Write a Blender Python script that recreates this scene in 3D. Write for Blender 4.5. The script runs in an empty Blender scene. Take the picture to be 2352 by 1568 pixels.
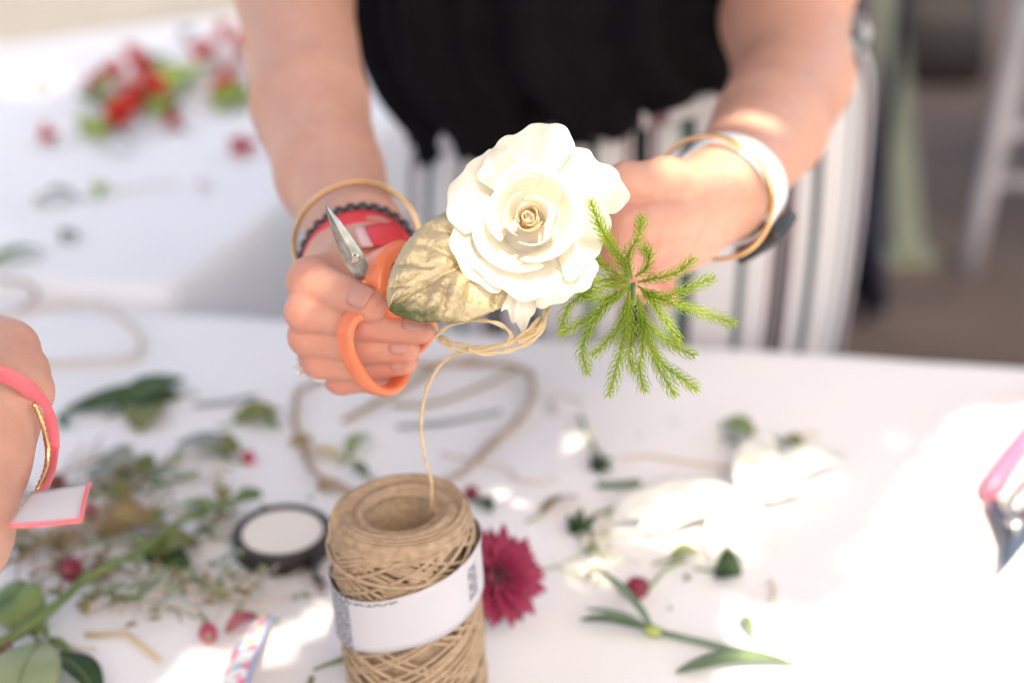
import bpy, bmesh, math, random
import numpy as np
from mathutils import Vector, Matrix

random.seed(7)
rng = np.random.default_rng(7)
SC = bpy.context.scene
COL = SC.collection

# ------------------------------------------------------------------ camera
CAM_Z, PITCH, LENS = 1.25, math.radians(26.0), 50.0
cam_data = bpy.data.cameras.new("camera")
cam = bpy.data.objects.new("camera", cam_data)
COL.objects.link(cam)
cam.location = (0, 0, CAM_Z)
cam.rotation_euler = (math.pi / 2 - PITCH, 0, 0)
cam_data.lens = LENS
cam_data.sensor_width = 36.0
cam_data.clip_start = 0.02
cam_data.clip_end = 300
cam_data.dof.use_dof = True
cam_data.dof.focus_distance = 0.622
cam_data.dof.aperture_fstop = 3.2
cam_data.dof.aperture_blades = 0
SC.camera = cam

# ------------------------------------------------------------------ sky, sun, exposure
SUN = Vector((0.12, -0.62, 1.0)).normalized()          # towards the sun
world = bpy.data.worlds.new("World")
SC.world = world
world.use_nodes = True
wn = world.node_tree
for n in list(wn.nodes):
    wn.nodes.remove(n)
sky = wn.nodes.new("ShaderNodeTexSky")
sky.sky_type = 'NISHITA'
sky.sun_disc = False
sky.sun_elevation = math.asin(SUN.z)
sky.sun_rotation = math.atan2(SUN.x, SUN.y)
sky.air_density = 0.75
sky.dust_density = 3.0
sky.ozone_density = 0.7
bg = wn.nodes.new("ShaderNodeBackground")
bg.inputs[1].default_value = 0.15
out = wn.nodes.new("ShaderNodeOutputWorld")
wn.links.new(sky.outputs[0], bg.inputs[0])
wn.links.new(bg.outputs[0], out.inputs[0])
sun_data = bpy.data.lights.new("sun", 'SUN')
sun_data.energy = 2.4
sun_data.angle = math.radians(0.5)
sun_data.color = (1.0, 0.96, 0.92)
sun = bpy.data.objects.new("sun", sun_data)
COL.objects.link(sun)
sun.location = (0, 0, 12)
sun.rotation_euler = SUN.to_track_quat('Z', 'Y').to_euler()
vs = SC.view_settings
vs.view_transform = 'Standard'
vs.look = 'None'
vs.exposure = 1.84
vs.gamma = 1.0
vs.use_curve_mapping = False
vs.use_white_balance = True
vs.white_balance_temperature = 8500
vs.white_balance_tint = 8
SC.cycles.use_denoising = True
SC.cycles.max_bounces = 8
SC.cycles.caustics_reflective = False
SC.cycles.caustics_refractive = False
SC.cycles.sample_clamp_indirect = 8.0

# ------------------------------------------------------------------ photo pixels -> places
FPX = 2352.0 * LENS / 36.0
CP, SP = math.cos(PITCH), math.sin(PITCH)
TABLE_Z = 0.75

def P(px, py, d):
    "point at depth d (metres along the viewing axis) in the direction of a photo pixel"
    u, v = (px - 1176.0) / FPX, (py - 784.0) / FPX
    return np.array((d * u, d * (CP - v * SP), CAM_Z - d * (SP + v * CP)))

def on_z(px, py, z):
    v = (py - 784.0) / FPX
    return P(px, py, (CAM_Z - z) / (SP + v * CP))

def T(px, py, h=0.003):
    "point on the table top"
    return on_z(px, py, TABLE_Z + h)

VIEW = np.array((0.0, -CP, SP))          # from the things towards the photographer

# ------------------------------------------------------------------ object helpers
def tag(o, label=None, cat=None, group=None, kind=None):
    if label: o["label"] = label
    if cat: o["category"] = cat
    if group: o["group"] = group
    if kind: o["kind"] = kind
    return o

def empty(name, loc, label=None, cat=None, group=None):
    o = bpy.data.objects.new(name, None)
    o.empty_display_size = 0.02
    COL.objects.link(o)
    o.location = Vector([float(c) for c in loc])
    return tag(o, label, cat, group)

def adopt(o, parent):
    if parent is None: return
    o.parent = parent
    if parent.type == 'EMPTY' or parent.parent is None:
        o.matrix_parent_inverse = Matrix.Translation(-parent.location)

def mesh(name, verts, faces, mat=None, parent=None, smooth=True, uv=None):
    me = bpy.data.meshes.new(name)
    me.from_pydata([tuple(map(float, v)) for v in verts], [], [tuple(map(int, f)) for f in faces])
    if smooth:
        me.polygons.foreach_set("use_smooth", [True] * len(me.polygons))
    if uv is not None:
        lay = me.uv_layers.new(name="uv")
        li = np.empty(len(me.loops), dtype=np.int32)
        me.loops.foreach_get("vertex_index", li)
        lay.data.foreach_set("uv", np.asarray(uv, dtype=np.float32)[li].ravel())
    if mat: me.materials.append(mat)
    me.update()
    o = bpy.data.objects.new(name, me)
    COL.objects.link(o)
    adopt(o, parent)
    return o

def fast_mesh(name, V, Q, mat, parent=None, smooth=True):
    "large quad meshes from numpy arrays"
    me = bpy.data.meshes.new(name)
    V = np.asarray(V, dtype=np.float32); Q = np.asarray(Q, dtype=np.int32)
    n, k = Q.shape
    me.vertices.add(len(V)); me.vertices.foreach_set("co", V.ravel())
    me.loops.add(n * k); me.loops.foreach_set("vertex_index", Q.ravel())
    me.polygons.add(n)
    me.polygons.foreach_set("loop_start", np.arange(0, n * k, k, dtype=np.int32))
    me.polygons.foreach_set("loop_total", np.full(n, k, dtype=np.int32))
    if smooth: me.polygons.foreach_set("use_smooth", np.ones(n, dtype=bool))
    me.update(calc_edges=True)
    me.validate()
    me.materials.append(mat)
    o = bpy.data.objects.new(name, me)
    COL.objects.link(o)
    adopt(o, parent)
    return o

def thick(o, t, offset=0.0):
    m = o.modifiers.new("thickness", 'SOLIDIFY')
    m.thickness = t; m.offset = offset
    return o

def subd(o, n=1):
    m = o.modifiers.new("subdivision", 'SUBSURF')
    m.levels = n; m.render_levels = n
    return o

def merge(*parts):
    V, F, n = [], [], 0
    for v, f in parts:
        V += [tuple(p) for p in v]
        F += [tuple(i + n for i in q) for q in f]
        n += len(v)
    return V, F

def norm(v):
    v = np.asarray(v, dtype=float)
    return v / max(np.linalg.norm(v), 1e-12)

def catmull(pts, n=8, closed=False):
    pts = [np.asarray(p, dtype=float) for p in pts]
    if len(pts) < 3 and not closed:
        a, b = pts[0], pts[-1]
        return [a + (b - a) * t for t in np.linspace(0, 1, n + 1)]
    out = []
    m = len(pts)
    rngi = range(m) if closed else range(m - 1)
    for i in rngi:
        if closed:
            p0, p1, p2, p3 = pts[i - 1], pts[i], pts[(i + 1) % m], pts[(i + 2) % m]
        else:
            p1, p2 = pts[i], pts[i + 1]
            p0 = pts[i - 1] if i else 2 * p1 - p2
            p3 = pts[i + 2] if i + 2 < m else 2 * p2 - p1
        for t in np.arange(n) / n:
            out.append(0.5 * (2 * p1 + (p2 - p0) * t + (2 * p0 - 5 * p1 + 4 * p2 - p3) * t * t
                              + (3 * p1 - p0 - 3 * p2 + p3) * t ** 3))
    if not closed: out.append(pts[-1])
    return out

def sweep(pts, profile, closed=False, up=None, scale=None, cap=True):
    "carry a closed 2-D profile along a path (parallel transport, or a fixed up vector)"
    pts = np.asarray(pts, dtype=float); n = len(pts); k = len(profile)
    if closed: tan = np.roll(pts, -1, 0) - np.roll(pts, 1, 0)
    else: tan = np.gradient(pts, axis=0)
    tan /= np.maximum(np.linalg.norm(tan, axis=1, keepdims=True), 1e-12)
    V, F = [], []
    a = None
    for i in range(n):
        t = tan[i]
        if up is not None:
            u = np.asarray(up[i] if np.ndim(up) == 2 else up, dtype=float)
            a = norm(u - t * np.dot(u, t))
        elif a is None:
            h = np.array((0, 0, 1.0)) if abs(t[2]) < 0.9 else np.array((1.0, 0, 0))
            a = norm(np.cross(t, h))
        else:
            a = norm(a - t * np.dot(a, t))
        b = np.cross(t, a)
        s = 1.0 if scale is None else scale[i]
        for (x, y) in profile:
            V.append(pts[i] + s * (x * a + y * b))
    m = n if closed else n - 1
    for i in range(m):
        j = (i + 1) % n
        for q in range(k):
            r = (q + 1) % k
            F.append((i * k + q, i * k + r, j * k + r, j * k + q))
    if cap and not closed:
        F.append(tuple(range(k))[::-1]); F.append(tuple((n - 1) * k + q for q in range(k)))
    return V, F

def circle(r, k=8, ry=None):
    ry = r if ry is None else ry
    return [(r * math.cos(2 * math.pi * i / k), ry * math.sin(2 * math.pi * i / k)) for i in range(k)]

def rrect(w, h, r, k=3):
    out = []
    for cx, cy, a0 in ((w/2-r, h/2-r, 0), (-w/2+r, h/2-r, 90), (-w/2+r, -h/2+r, 180), (w/2-r, -h/2+r, 270)):
        for i in range(k + 1):
            a = math.radians(a0 + 90 * i / k)
            out.append((cx + r * math.cos(a), cy + r * math.sin(a)))
    return out

def tube(pts, r, k=8, n=6, closed=False, taper=None):
    q = catmull(pts, n, closed)
    m = len(q)
    if taper is None: sc = None
    else: sc = np.interp(np.linspace(0, 1, m), np.linspace(0, 1, len(taper)), taper)
    return sweep(q, circle(r, k), closed, scale=sc)

def ring_path(c, axis, r, n=48, ry=None, ref=None):
    axis = norm(axis)
    ref = np.array((0, 0, 1.0)) if ref is None else norm(ref)
    a = norm(np.cross(axis, ref)); b = np.cross(axis, a)
    ry = r if ry is None else ry
    return [np.asarray(c) + r * math.cos(t) * a + ry * math.sin(t) * b for t in np.linspace(0, 2 * math.pi, n, endpoint=False)]

def grid_faces(nu, nv, wrap_u=False):
    F = []
    for i in range(nu if wrap_u else nu - 1):
        for j in range(nv - 1):
            F.append((i * nv + j, ((i + 1) % nu) * nv + j, ((i + 1) % nu) * nv + j + 1, i * nv + j + 1))
    return F

def ball(c, r, nu=10, nv=7, axis=(0, 0, 1), squash=(1, 1, 1)):
    ax = norm(axis); h = np.array((1.0, 0, 0)) if abs(ax[0]) < 0.9 else np.array((0, 1.0, 0))
    a = norm(np.cross(ax, h)); b = np.cross(ax, a)
    V = []
    for i in range(nu):
        th = 2 * math.pi * i / nu
        for j in range(nv):
            ph = math.pi * (j + 0.02) / (nv - 1 + 0.04)
            V.append(np.asarray(c) + r * (squash[0] * math.sin(ph) * math.cos(th) * a + squash[1] * math.sin(ph) * math.sin(th) * b - squash[2] * math.cos(ph) * ax))
    return V, grid_faces(nu, nv, True)

def box(c, sx, sy, sz, ax=None):
    X, Y, Z = (np.eye(3) if ax is None else ax)
    c = np.asarray(c, dtype=float)
    V = [c + sx/2*i*X + sy/2*j*Y + sz/2*k*Z for i in (-1, 1) for j in (-1, 1) for k in (-1, 1)]
    F = [(0, 1, 3, 2), (4, 6, 7, 5), (0, 4, 5, 1), (2, 3, 7, 6), (0, 2, 6, 4), (1, 5, 7, 3)]
    return V, F

def bevel(o, w, seg=2):
    m = o.modifiers.new("bevel", 'BEVEL'); m.width = w; m.segments = seg; m.limit_method = 'ANGLE'
    return o

# ------------------------------------------------------------------ materials
def new_mat(name):
    m = bpy.data.materials.new(name); m.use_nodes = True
    nt = m.node_tree
    b = nt.nodes["Principled BSDF"]
    return m, nt, b

def mat(name, c1, c2=None, rough=0.6, scale=30.0, detail=4.0, bump=0.0, bump_scale=None, bump_dist=0.001, metal=0.0,
        sss=0.0, sss_r=(0.6, 0.3, 0.2), sss_scale=0.004, sheen=0.0, spec=0.5, transl=0.0, transl_col=None, contrast=(0.35, 0.65), coat=0.0):
    m, nt, b = new_mat(name)
    L = nt.links.new
    tc = nt.nodes.new("ShaderNodeTexCoord")
    if c2 is not None:
        nz = nt.nodes.new("ShaderNodeTexNoise"); nz.inputs["Scale"].default_value = scale; nz.inputs["Detail"].default_value = detail
        L(tc.outputs["Object"], nz.inputs["Vector"])
        cr = nt.nodes.new("ShaderNodeValToRGB")
        cr.color_ramp.elements[0].position, cr.color_ramp.elements[1].position = contrast
        cr.color_ramp.elements[0].color = (*c1, 1); cr.color_ramp.elements[1].color = (*c2, 1)
        L(nz.outputs["Fac"], cr.inputs[0]); L(cr.outputs[0], b.inputs["Base Color"])
        col_out = cr.outputs[0]
    else:
        b.inputs["Base Color"].default_value = (*c1, 1); col_out = None
    b.inputs["Roughness"].default_value = rough
    b.inputs["Metallic"].default_value = metal
    b.inputs["Specular IOR Level"].default_value = spec
    b.inputs["Sheen Weight"].default_value = sheen
    b.inputs["Coat Weight"].default_value = coat
    if sss:
        b.inputs["Subsurface Weight"].default_value = sss
        b.inputs["Subsurface Radius"].default_value = sss_r
        b.inputs["Subsurface Scale"].default_value = sss_scale
    if bump:
        nb = nt.nodes.new("ShaderNodeTexNoise"); nb.inputs["Scale"].default_value = bump_scale or scale * 4; nb.inputs["Detail"].default_value = 5
        L(tc.outputs["Object"], nb.inputs["Vector"])
        bp = nt.nodes.new("ShaderNodeBump"); bp.inputs["Strength"].default_value = bump; bp.inputs["Distance"].default_value = bump_dist
        L(nb.outputs["Fac"], bp.inputs["Height"]); L(bp.outputs[0], b.inputs["Normal"])
    if transl:
        tr = nt.nodes.new("ShaderNodeBsdfTranslucent")
        if transl_col is None and col_out is not None: L(col_out, tr.inputs[0])
        else: tr.inputs[0].default_value = (*(transl_col or c1), 1)
        mx = nt.nodes.new("ShaderNodeMixShader"); mx.inputs[0].default_value = transl
        o = nt.nodes["Material Output"]
        L(b.outputs[0], mx.inputs[1]); L(tr.outputs[0], mx.inputs[2]); L(mx.outputs[0], o.inputs["Surface"])
    return m

M = {}
M['skin'] = mat("skin", (0.565, 0.290, 0.208), (0.635, 0.352, 0.265), rough=0.5, scale=22, bump=0.25, bump_scale=900, bump_dist=0.0004, sss=0.25, sss_r=(1.0, 0.35, 0.18), sss_scale=0.006, contrast=(0.3, 0.7))
def flush_skin(m):
    "redder skin over knuckles and fingertips (vertex attribute flush), faint mottling and fine creases"
    nt = m.node_tree; L = nt.links.new; b = nt.nodes["Principled BSDF"]
    src = b.inputs["Base Color"].links[0].from_socket
    at = nt.nodes.new("ShaderNodeAttribute"); at.attribute_name = "flush"
    tc = nt.nodes.new("ShaderNodeTexCoord")
    nz = nt.nodes.new("ShaderNodeTexNoise"); nz.inputs["Scale"].default_value = 130; nz.inputs["Detail"].default_value = 6; L(tc.outputs["Object"], nz.inputs["Vector"])
    mr = nt.nodes.new("ShaderNodeMapRange"); mr.inputs["From Min"].default_value = 0.4; mr.inputs["From Max"].default_value = 0.75; mr.inputs["To Max"].default_value = 0.35
    L(nz.outputs["Fac"], mr.inputs["Value"])
    ad = nt.nodes.new("ShaderNodeMath"); ad.operation = 'ADD'; ad.use_clamp = True; L(at.outputs["Fac"], ad.inputs[0]); L(mr.outputs[0], ad.inputs[1])
    mx = nt.nodes.new("ShaderNodeMix"); mx.data_type = 'RGBA'; L(ad.outputs[0], mx.inputs["Factor"]); L(src, mx.inputs["A"]); mx.inputs["B"].default_value = (0.57, 0.215, 0.165, 1)
    L(mx.outputs["Result"], b.inputs["Base Color"])
    vo = nt.nodes.new("ShaderNodeTexVoronoi"); vo.feature = 'DISTANCE_TO_EDGE'; vo.inputs["Scale"].default_value = 420; L(tc.outputs["Object"], vo.inputs["Vector"])
    bp = nt.nodes.new("ShaderNodeBump"); bp.inputs["Strength"].default_value = 0.35; bp.inputs["Distance"].default_value = 0.0005
    L(vo.outputs["Distance"], bp.inputs["Height"])
    old = b.inputs["Normal"].links[0].from_socket
    L(old, bp.inputs["Normal"]); L(bp.outputs[0], b.inputs["Normal"])
flush_skin(M['skin'])
M['nail'] = mat("fingernail", (0.52, 0.25, 0.20), rough=0.3, spec=0.4, coat=0.15, sss=0.2, sss_scale=0.002)
M['hair'] = mat("hair", (0.06, 0.035, 0.02), (0.12, 0.07, 0.04), rough=0.5, scale=60)
M['black_cloth'] = mat("black_cloth", (0.0035, 0.003, 0.0042), (0.006, 0.005, 0.007), rough=0.9, scale=40, spec=0.12, bump=0.3, bump_scale=500)
M['denim'] = mat("blue_cloth", (0.16, 0.2, 0.3), (0.2, 0.25, 0.36), rough=0.9, scale=80)
M['shoe'] = mat("shoe_leather", (0.1, 0.06, 0.04), rough=0.5)
M['steel'] = mat("steel", (0.42, 0.43, 0.42), (0.28, 0.29, 0.28), rough=0.28, metal=1.0, scale=200)
M['dark_steel'] = mat("dark_steel", (0.13, 0.15, 0.19), rough=0.35, metal=0.8)
M['orange'] = mat("orange_plastic", (0.74, 0.175, 0.075), (0.78, 0.20, 0.09), rough=0.32, scale=15, coat=0.15, sss=0.15, sss_r=(1, .4, .1), sss_scale=0.002)
M['gold'] = mat("gold_metal", (0.85, 0.58, 0.30), rough=0.22, metal=1.0)
M['silver'] = mat("silver_metal", (0.8, 0.8, 0.78), rough=0.15, metal=1.0)
M['gem'] = mat("clear_gem", (0.9, 0.9, 0.92), rough=0.05, spec=1.0, metal=0.3)
M['bead'] = mat("dark_bead", (0.012, 0.008, 0.010), (0.05, 0.03, 0.04), rough=0.3, scale=120)
M['red_band'] = mat("red_band", (0.75, 0.045, 0.055), rough=0.55)
M['pink_band'] = mat("pale_pink_band", (0.8, 0.5, 0.48), rough=0.6)
M['pink_ribbon'] = mat("pink_ribbon", (0.83, 0.16, 0.19), (0.76, 0.13, 0.16), rough=0.35, scale=40, sheen=0.2)
M['white_ribbon'] = mat("white_ribbon", (0.56, 0.53, 0.55), rough=0.5)
M['white_plastic'] = mat("white_strap", (0.82, 0.82, 0.82), rough=0.4)
M['dark_glass'] = mat("dark_case", (0.03, 0.03, 0.035), rough=0.2)  # shade on the watch's outer side is put into this colour
M['rose'] = mat("cream_petal", (0.92, 0.88, 0.79), (0.94, 0.915, 0.85), rough=0.6, scale=60, bump=0.08, bump_scale=300, bump_dist=0.0004, transl=0.45)
M['rose_in'] = mat("peach_petal", (0.94, 0.74, 0.56), (0.94, 0.84, 0.70), rough=0.6, scale=60, bump=0.08, bump_scale=300, bump_dist=0.0004, transl=0.4)
M['fern'] = mat("fern_green", (0.24, 0.36, 0.035), (0.42, 0.54, 0.08), rough=0.5, scale=90, transl=0.4, transl_col=(0.46, 0.60, 0.07))
M['stem'] = mat("green_stem", (0.10, 0.17, 0.05), (0.19, 0.27, 0.08), rough=0.5, scale=60)
M['twine'] = mat("jute_twine", (0.345, 0.24, 0.158), (0.45, 0.325, 0.222), rough=0.9, scale=220, bump=0.6, bump_scale=1800, bump_dist=0.0006)
M['raffia'] = mat("pale_twine", (0.60, 0.44, 0.25), (0.68, 0.52, 0.32), rough=0.8, scale=220, bump=0.4, bump_scale=1500, bump_dist=0.0004)
M['vine'] = mat("brown_vine", (0.30, 0.19, 0.13), (0.46, 0.34, 0.26), rough=0.85, scale=70)
M['twig'] = mat("dry_twig", (0.26, 0.16, 0.085), (0.40, 0.29, 0.18), rough=0.9, scale=60)
M['straw'] = mat("straw_stick", (0.58, 0.43, 0.24), rough=0.8)
M['leaf_dark'] = mat("dark_leaf", (0.028, 0.06, 0.024), (0.06, 0.105, 0.042), rough=0.6, spec=0.25, scale=40, bump=0.2, bump_scale=120, transl=0.1)
M['leaf_olive'] = mat("olive_leaf", (0.14, 0.16, 0.035), (0.23, 0.23, 0.07), rough=0.5, scale=40, bump=0.2, bump_scale=120, transl=0.15)
M['leaf_grey'] = mat("grey_leaf", (0.16, 0.175, 0.16), (0.24, 0.25, 0.23), rough=0.55, scale=30, bump=0.2, bump_scale=120)
M['leaf_mid'] = mat("green_leaf", (0.12, 0.19, 0.05), (0.20, 0.27, 0.09), rough=0.45, scale=30, bump=0.2, bump_scale=120, transl=0.15)
M['leaf_pale'] = mat("pale_leaf", (0.27, 0.32, 0.15), (0.36, 0.40, 0.22), rough=0.5, scale=30, bump=0.2, bump_scale=120, transl=0.15)
M['leaf_lime'] = mat("lime_leaf", (0.24, 0.36, 0.02), (0.34, 0.44, 0.04), rough=0.5, scale=30, transl=0.2)
M['leaf_brown'] = mat("browned_leaf", (0.30, 0.14, 0.06), (0.24, 0.20, 0.08), rough=0.6, scale=50)
M['leaf_blue'] = mat("carnation_leaf", (0.085, 0.145, 0.095), (0.15, 0.22, 0.14), rough=0.5, scale=60)
M['node'] = mat("stem_node", (0.30, 0.35, 0.10), rough=0.5)
M['dahlia'] = mat("crimson_petal", (0.25, 0.006, 0.045), (0.38, 0.014, 0.085), rough=0.55, scale=50, sheen=0.2, transl=0.15)
M['berry'] = mat("crimson_bud", (0.16, 0.006, 0.022), (0.27, 0.015, 0.05), rough=0.45, scale=90)
M['pink_bud'] = mat("pink_bud", (0.38, 0.03, 0.075), (0.5, 0.07, 0.13), rough=0.5, scale=90)
M['red_flower'] = mat("scarlet_petal", (0.66, 0.02, 0.015), (0.78, 0.07, 0.03), rough=0.6, scale=60, transl=0.2)
M['pale_flower'] = mat("blush_petal", (0.78, 0.55, 0.55), (0.8, 0.66, 0.64), rough=0.6, scale=60, transl=0.2)
M['white_petal'] = mat("white_petal", (0.84, 0.84, 0.78), (0.86, 0.86, 0.82), rough=0.5, scale=60, transl=0.2)
M['yellow'] = mat("yellow_petal", (0.75, 0.66, 0.18), (0.8, 0.74, 0.32), rough=0.5, scale=60, transl=0.2)
M['tiny_white'] = mat("tiny_bloom", (0.76, 0.72, 0.62), rough=0.6)
M['tape'] = mat("dark_tape", (0.018, 0.012, 0.011), (0.026, 0.017, 0.015), rough=0.5, scale=20)
M['core'] = mat("cream_card", (0.76, 0.70, 0.64), rough=0.8)
M['tablecloth'] = mat("white_cloth", (0.80, 0.785, 0.80), (0.82, 0.81, 0.815), rough=0.9, scale=5, bump=0.25, bump_scale=700, bump_dist=0.0008)
M['wood'] = mat("table_wood", (0.42, 0.30, 0.19), (0.50, 0.37, 0.24), rough=0.7, scale=12)
M['white_metal'] = mat("white_metal", (0.40, 0.38, 0.42), (0.46, 0.44, 0.48), rough=0.35, scale=30)
M['sage'] = mat("sage_paint", (0.17, 0.195, 0.15), (0.21, 0.235, 0.18), rough=0.7, scale=12)
M['navy'] = mat("navy_canvas", (0.010, 0.011, 0.032), (0.016, 0.017, 0.045), rough=0.85, scale=30)
M['black_bag'] = mat("black_leather", (0.012, 0.010, 0.011), (0.02, 0.016, 0.016), rough=0.5, scale=30)
M['ground'] = mat("brown_ground", (0.082, 0.056, 0.048), (0.115, 0.080, 0.068), rough=0.95, scale=3.5, bump=0.5, bump_scale=60, bump_dist=0.01)
M['pale_path'] = mat("pale_stone", (0.40, 0.355, 0.29), (0.45, 0.405, 0.335), rough=0.95, scale=3, bump=0.4, bump_scale=50, bump_dist=0.008)
M['pink_plastic'] = mat("pink_plastic", (0.88, 0.14, 0.25), (0.9, 0.18, 0.29), rough=0.35, scale=10, coat=0.1)
M['bark'] = mat("tree_bark", (0.10, 0.075, 0.055), (0.18, 0.14, 0.10), rough=0.95, scale=14, bump=0.6, bump_scale=40, bump_dist=0.02)
M['tree_leaf'] = mat("tree_leaf", (0.05, 0.10, 0.03), (0.09, 0.15, 0.05), rough=0.5, scale=5, transl=0.15)

def gold_leaf_mat():
    m, nt, b = new_mat("gold_painted_leaf")
    L = nt.links.new
    tc = nt.nodes.new("ShaderNodeTexCoord")
    uvs = nt.nodes.new("ShaderNodeSeparateXYZ"); L(tc.outputs["UV"], uvs.inputs[0])
    nz = nt.nodes.new("ShaderNodeTexNoise"); nz.inputs["Scale"].default_value = 160; nz.inputs["Detail"].default_value = 6
    L(tc.outputs["Object"], nz.inputs["Vector"])
    # bare green where the paint ran out near the tip (uv.x -> 1) and the lower margin (uv.y -> 0)
    a = nt.nodes.new("ShaderNodeMath"); a.operation = 'MULTIPLY_ADD'; L(uvs.outputs[0], a.inputs[0]); a.inputs[1].default_value = 1.0; a.inputs[2].default_value = 0.0
    s = nt.nodes.new("ShaderNodeMath"); s.operation = 'MULTIPLY_ADD'; L(uvs.outputs[1], s.inputs[0]); s.inputs[1].default_value = -0.45; L(a.outputs[0], s.inputs[2])
    t = nt.nodes.new("ShaderNodeMath"); t.operation = 'MULTIPLY_ADD'; L(nz.outputs["Fac"], t.inputs[0]); t.inputs[1].default_value = 0.5; L(s.outputs[0], t.inputs[2])
    mr = nt.nodes.new("ShaderNodeMapRange"); mr.inputs["From Min"].default_value = 0.95; mr.inputs["From Max"].default_value = 1.12
    L(t.outputs[0], mr.inputs["Value"])
    mx = nt.nodes.new("ShaderNodeMix"); mx.data_type = 'RGBA'
    L(mr.outputs[0], mx.inputs["Factor"])
    mx.inputs["A"].default_value = (0.58, 0.47, 0.30, 1); mx.inputs["B"].default_value = (0.09, 0.11, 0.035, 1)
    L(mx.outputs["Result"], b.inputs["Base Color"])
    inv = nt.nodes.new("ShaderNodeMath"); inv.operation = 'MULTIPLY_ADD'; L(mr.outputs[0], inv.inputs[0]); inv.inputs[1].default_value = -0.45; inv.inputs[2].default_value = 0.6
    L(inv.outputs[0], b.inputs["Metallic"])
    b.inputs["Roughness"].default_value = 0.5
    bp = nt.nodes.new("ShaderNodeBump"); bp.inputs["Strength"].default_value = 0.8; bp.inputs["Distance"].default_value = 0.0014
    nb = nt.nodes.new("ShaderNodeTexNoise"); nb.inputs["Scale"].default_value = 420; nb.inputs["Detail"].default_value = 5
    L(tc.outputs["Object"], nb.inputs["Vector"]); L(nb.outputs["Fac"], bp.inputs["Height"]); L(bp.outputs[0], b.inputs["Normal"])
    return m
M['gold_leaf'] = gold_leaf_mat()

def stripe_mat():
    "white cloth printed with clusters of grey, mauve and black stripes; uv.x is metres round the body"
    m, nt, b = new_mat("striped_cloth")
    L = nt.links.new
    tc = nt.nodes.new("ShaderNodeTexCoord")
    sp = nt.nodes.new("ShaderNodeSeparateXYZ"); L(tc.outputs["UV"], sp.inputs[0])
    d = nt.nodes.new("ShaderNodeMath"); d.operation = 'DIVIDE'; L(sp.outputs[0], d.inputs[0]); d.inputs[1].default_value = 0.104
    f = nt.nodes.new("ShaderNodeMath"); f.operation = 'FRACT'; L(d.outputs[0], f.inputs[0])
    cr = nt.nodes.new("ShaderNodeValToRGB"); r = cr.color_ramp; r.interpolation = 'CONSTANT'
    W, G, K, MV = (0.57, 0.55, 0.56, 1), (0.08, 0.115, 0.12, 1), (0.008, 0.010, 0.012, 1), (0.20, 0.12, 0.145, 1)
    stops = [(0.0, W), (0.12, G), (0.18, W), (0.34, MV), (0.385, W), (0.405, K), (0.505, W), (0.52, MV), (0.565, W), (0.70, G), (0.78, K), (0.81, W)]
    r.elements[0].position = 0; r.elements[0].color = W
    r.elements[1].position = stops[1][0]; r.elements[1].color = stops[1][1]
    for p, c in stops[2:]:
        e = r.elements.new(p); e.color = c
    L(f.outputs[0], cr.inputs[0]); L(cr.outputs[0], b.inputs["Base Color"])
    b.inputs["Roughness"].default_value = 0.9
    return m
M['striped'] = stripe_mat()

def label_mat():
    "white paper band with grey print at both ends of the seam; uv.x angle 0..1, uv.y height 0..1"
    m, nt, b = new_mat("printed_paper")
    L = nt.links.new
    tc = nt.nodes.new("ShaderNodeTexCoord")
    sp = nt.nodes.new("ShaderNodeSeparateXYZ"); L(tc.outputs["UV"], sp.inputs[0])
    def band(src, lo, hi):
        a = nt.nodes.new("ShaderNodeMath"); a.operation = 'GREATER_THAN'; L(src, a.inputs[0]); a.inputs[1].default_value = lo
        c = nt.nodes.new("ShaderNodeMath"); c.operation = 'LESS_THAN'; L(src, c.inputs[0]); c.inputs[1].default_value = hi
        p = nt.nodes.new("ShaderNodeMath"); p.operation = 'MULTIPLY'; L(a.outputs[0], p.inputs[0]); L(c.outputs[0], p.inputs[1])
        return p.outputs[0]
    def op(o, x, y):
        n = nt.nodes.new("ShaderNodeMath"); n.operation = o; L(x, n.inputs[0])
        if isinstance(y, float): n.inputs[1].default_value = y
        else: L(y, n.inputs[1])
        return n.outputs[0]
    mp = nt.nodes.new("ShaderNodeMapping"); mp.inputs["Scale"].default_value = (160, 26, 1); L(tc.outputs["UV"], mp.inputs[0])
    nz = nt.nodes.new("ShaderNodeTexNoise"); nz.inputs["Scale"].default_value = 1.0; nz.inputs["Detail"].default_value = 3; L(mp.outputs[0], nz.inputs["Vector"])
    ink = op('GREATER_THAN', nz.outputs["Fac"], 0.47)
    left = op('MULTIPLY', band(sp.outputs[0], 0.30, 0.385), ink)
    right = op('MULTIPLY', op('MULTIPLY', band(sp.outputs[0], 0.66, 0.70), band(sp.outputs[1], 0.2, 0.8)), ink)
    top = op('MULTIPLY', op('MULTIPLY', band(sp.outputs[0], 0.385, 0.50), band(sp.outputs[1], 0.90, 0.955)), ink)
    s = op('MAXIMUM', op('MAXIMUM', left, right), top)
    mx = nt.nodes.new("ShaderNodeMix"); mx.data_type = 'RGBA'; L(s, mx.inputs["Factor"])
    mx.inputs["A"].default_value = (0.50, 0.49, 0.53, 1); mx.inputs["B"].default_value = (0.12, 0.13, 0.15, 1)
    L(mx.outputs["Result"], b.inputs["Base Color"]); b.inputs["Roughness"].default_value = 0.6
    return m
M['label'] = label_mat()

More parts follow.
